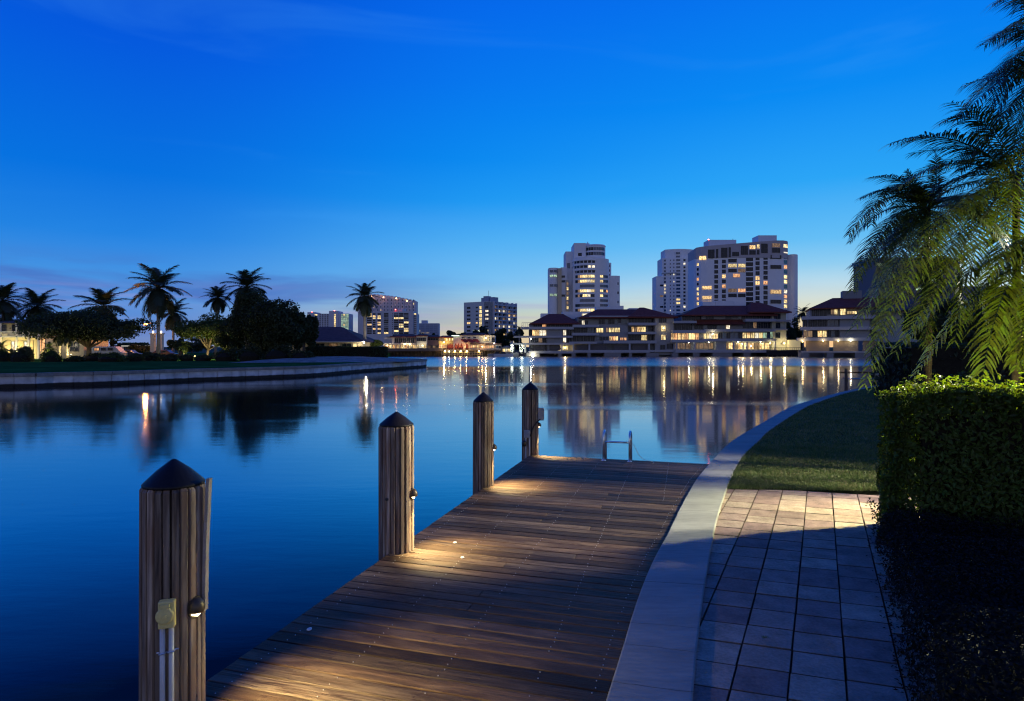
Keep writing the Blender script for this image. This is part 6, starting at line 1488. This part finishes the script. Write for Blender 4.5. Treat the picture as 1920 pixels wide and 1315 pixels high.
def quay():
    T = Far('quay_dock', 870, 194, 'long timber quay dock with railings and lamps in front of the restaurants', 'dock'); X, Z = T.x, T.z; c = lambda v: 780+v/8; r = lambda v: 540+v/8
    b = MB(); b.box(X(718), X(c(400)), 0, 9, Z(r(950)), Z(r(908))); b.box(X(c(400)), X(c(1285)), 1, 7, Z(r(945)), Z(r(925))); b.box(X(718), X(c(1285)), 7, 14, -1.2, Z(r(925))); b.build('deck', principled('quay_timber', (.16, .12, .09), .8, var=.2, scale=1), T.root)
    b = MB(); n = 36
    for i in range(n):
        px = 719+i*(c(1280)-719)/(n-1); b.cyl(X(px), 1.4, -1.6, Z(r(945)), .16, n=8)
    b.build('piles', M_bark, T.root)
    b = MB(); tp = principled('pale_timber', (.42, .34, .20), .8)
    for i in range(17): px = c(392+i*38.); b.box(X(px)-.09, X(px)+.09, -.9, -.7, -1.2, Z(r(958)))
    b.box(X(c(385)), X(c(1005)), -.92, -.68, Z(r(970)), Z(r(960))); b.box(X(c(385)), X(c(1005)), -.88, -.72, Z(r(1000)), Z(r(992))); b.build('railing', tp, T.root)
    b = MB()
    for i in range(30): px = 719+i*1.95*1.9; b.box(X(px)-.04, X(px)+.04, .1, .2, Z(r(908)), Z(r(885)))
    b.box(X(718), X(c(400)), .08, .22, Z(r(887)), Z(r(882))); b.build('railing', tp, T.root)
    for cx in (440, 500, 585, 672, 762, 945):
        cold = cx == 500
        q = MB(); q.cyl(0, 0, -1.0, 0, .05, n=6); po = q.build('lamp_post', M_bronze, T.root, loc=(X(c(cx)), -.6, Z(r(958))))
        q = MB(); rr_ = .12 if cold else .2; q.lathe([(0, 0), (rr_*.8, rr_*.4), (rr_, rr_), (0, rr_*2)], 8); q.build('lamp', M_bulbw if cold else M_bulby, po)
        light('quay_lamp', 'POINT', (X(c(cx)), -1.0, Z(r(952))), 60 if cold else 170, (.9, 1, .85) if cold else (1, .66, .25), T.root, .15)
quay()
def entrance():
    # strings of white lights and moored boats near the left condominium
    for i, (cx, w, lab) in enumerate(((1440, 60, 'small palm wrapped in white string lights, left of two'), (1585, 80, 'brighter palm wrapped in white string lights beside the left condominium'))):
        px = 780+cx/8; Y = 192; p = P(px, 0, Y); root = far_palm(px, Y, 540+(870 if i else 905)/8, w/8, 1.0, lab, 200+i, n=12, trunk_r=.12, shaft=False, group=None)
        b = MB(); rg = random.Random(i)
        for k in range(60):
            a = rg.uniform(0, 6.3); q = rg.uniform(.1, .75 if i else .5); z = rg.uniform(.4, 2.6); b.lathe([(0, -.05), (.05, 0), (0, .05)], 5, (q*math.cos(a), q*math.sin(a), z))
        tag(b.build('string_lights', principled('fairy_light', (1, 1, .9), .4, emis=(.9, 1, .8), es=14), root), kind='stuff')
        light('string_glow', 'POINT', (0, -1, 1.2), 60+60*i, (.9, 1, .8), root, .4)
    for i, (cx, Y, lab) in enumerate(((1300, 188, 'white motor boat moored at the end of the quay'), (1210, 189, 'dark motor boat moored behind the white one under the quay lamps'))):
        p = P(780+cx/8, 0, Y); root = empty('motor_boat', (p.x, Y, 0), R(8), lab, 'boat')
        sec = [(-2.6, .75, .0), (-1, .85, 0), (1, .8, 0), (2.4, .35, .1), (3.1, .02, .35)]; vs = []
        for x, w, k in sec: vs += [(x, -w, .85+k*.4), (x, -w*.7, -.1+k), (x, w*.7, -.1+k), (x, w, .85+k*.4)]
        b = MB(); b.add(vs, [f for j in range(4) for f in [(4*j+q, 4*j+q+1, 4*j+q+5, 4*j+q+4) for q in range(3)]+[(4*j+3, 4*j, 4*j+4, 4*j+7)]]+[(0, 3, 2, 1)]); b.build('hull', principled('white_gelcoat', (.6, .62, .65), .3) if i == 0 else M_greybox, root)
        b = MB(); b.add([(-.8, -.6, .85), (1.0, -.6, .85), (1.0, .6, .85), (-.8, .6, .85), (-.5, -.5, 1.5), (.4, -.5, 1.5), (.4, .5, 1.5), (-.5, .5, 1.5)], [(0, 1, 5, 4), (1, 2, 6, 5), (2, 3, 7, 6), (3, 0, 4, 7), (4, 5, 6, 7)]); b.build('cabin', M_dark, root)
    T = Far('ticket_hut', 947, 200, 'small lit hut with pale walls between the quay and the left condominium', 'hut'); X, Z = T.x, T.z
    floor_block(T, 940, 965, 652, 664, 0, 4, MATS['white_render']); b = MB(); b.box(X(939), X(966), -.4, 4.4, Z(652)+.003, Z(650.5)); b.build('roof', M_slab, T.root); strip(T, 942, 963, 654, 660, -.03, 'yWyt'); T.done()
entrance()
# ---------- background trees
BT = [(650, 300, 628, 50, 'left'), (742, 260, 622, 34, ''), (782, 330, 626, 40, ''), (812, 250, 624, 34, ''), (846, 250, 620, 40, ''), (868, 240, 622, 34, '')]
LB = ['far treetop mass between the dense trees and the lone royal palm', 'far dark treetop behind the two-storey restaurant', 'far treetop below the small striped block', 'far treetop directly behind the pinkish shop', 'far bushy treetop behind the yellow restaurant', 'far treetop left below the corner block']
for i, (px, Y, top, w, _) in enumerate(BT): tree(px, Y, top, w, LB[i], 300+i, bottom=650, n=1500, size=.5, K=12, limbs=2, group='trees behind the restaurants')
tree(905, 228, 612, 40, 'dark tree standing left of centre behind the long restaurant', 310, bottom=650, n=2200, size=.45, K=12, limbs=2, group='trees behind the restaurants')
tree(936, 222, 612, 44, 'tall dark tree between the restaurant and the corner block', 311, bottom=656, n=3200, size=.4, K=14, limbs=2, group='trees behind the restaurants')
tree(967, 212, 615, 40, 'dark bushy tree against the left edge of the left condominium', 312, bottom=660, n=3000, size=.4, K=14, limbs=2, group='trees behind the restaurants')
far_palm(908, 225, 609, 18, 1.0, 'tiny palm silhouette against the lit stair column of the corner block', 313, n=14, group=None)
far_palm(974, 205, 610, 20, 1.0, 'tiny palm silhouette beside the pergola of the left condominium', 314, n=14, group=None)
tree(1492, 215, 590, 52, 'dark tree between the middle and the right condominiums', 315, bottom=662, n=5200, size=.34, K=20, limbs=3, group='trees between the condominiums')
far_palm(1506, 205, 572, 34, 1.0, 'palm silhouette against the orange horizon between the condominiums', 316, n=20, group=None)
tree(1264, 212, 608, 26, 'dark tree squeezed between the left and the middle condominiums', 317, bottom=655, n=1500, size=.34, K=10, limbs=2, group='trees between the condominiums')
for i, (px, w, lab) in enumerate(((60, 90, 'far tree band low behind the left house'), (240, 110, 'far tree band behind the driveway'), (360, 120, 'far tree band behind the lit round tree'), (-40, 90, 'far tree band at the left frame edge'))):
    tree(px, 190, 640 if i != 2 else 634, w, lab, 330+i, bottom=660, n=1800, size=.5, K=14, limbs=1, group='trees far behind the left bank')
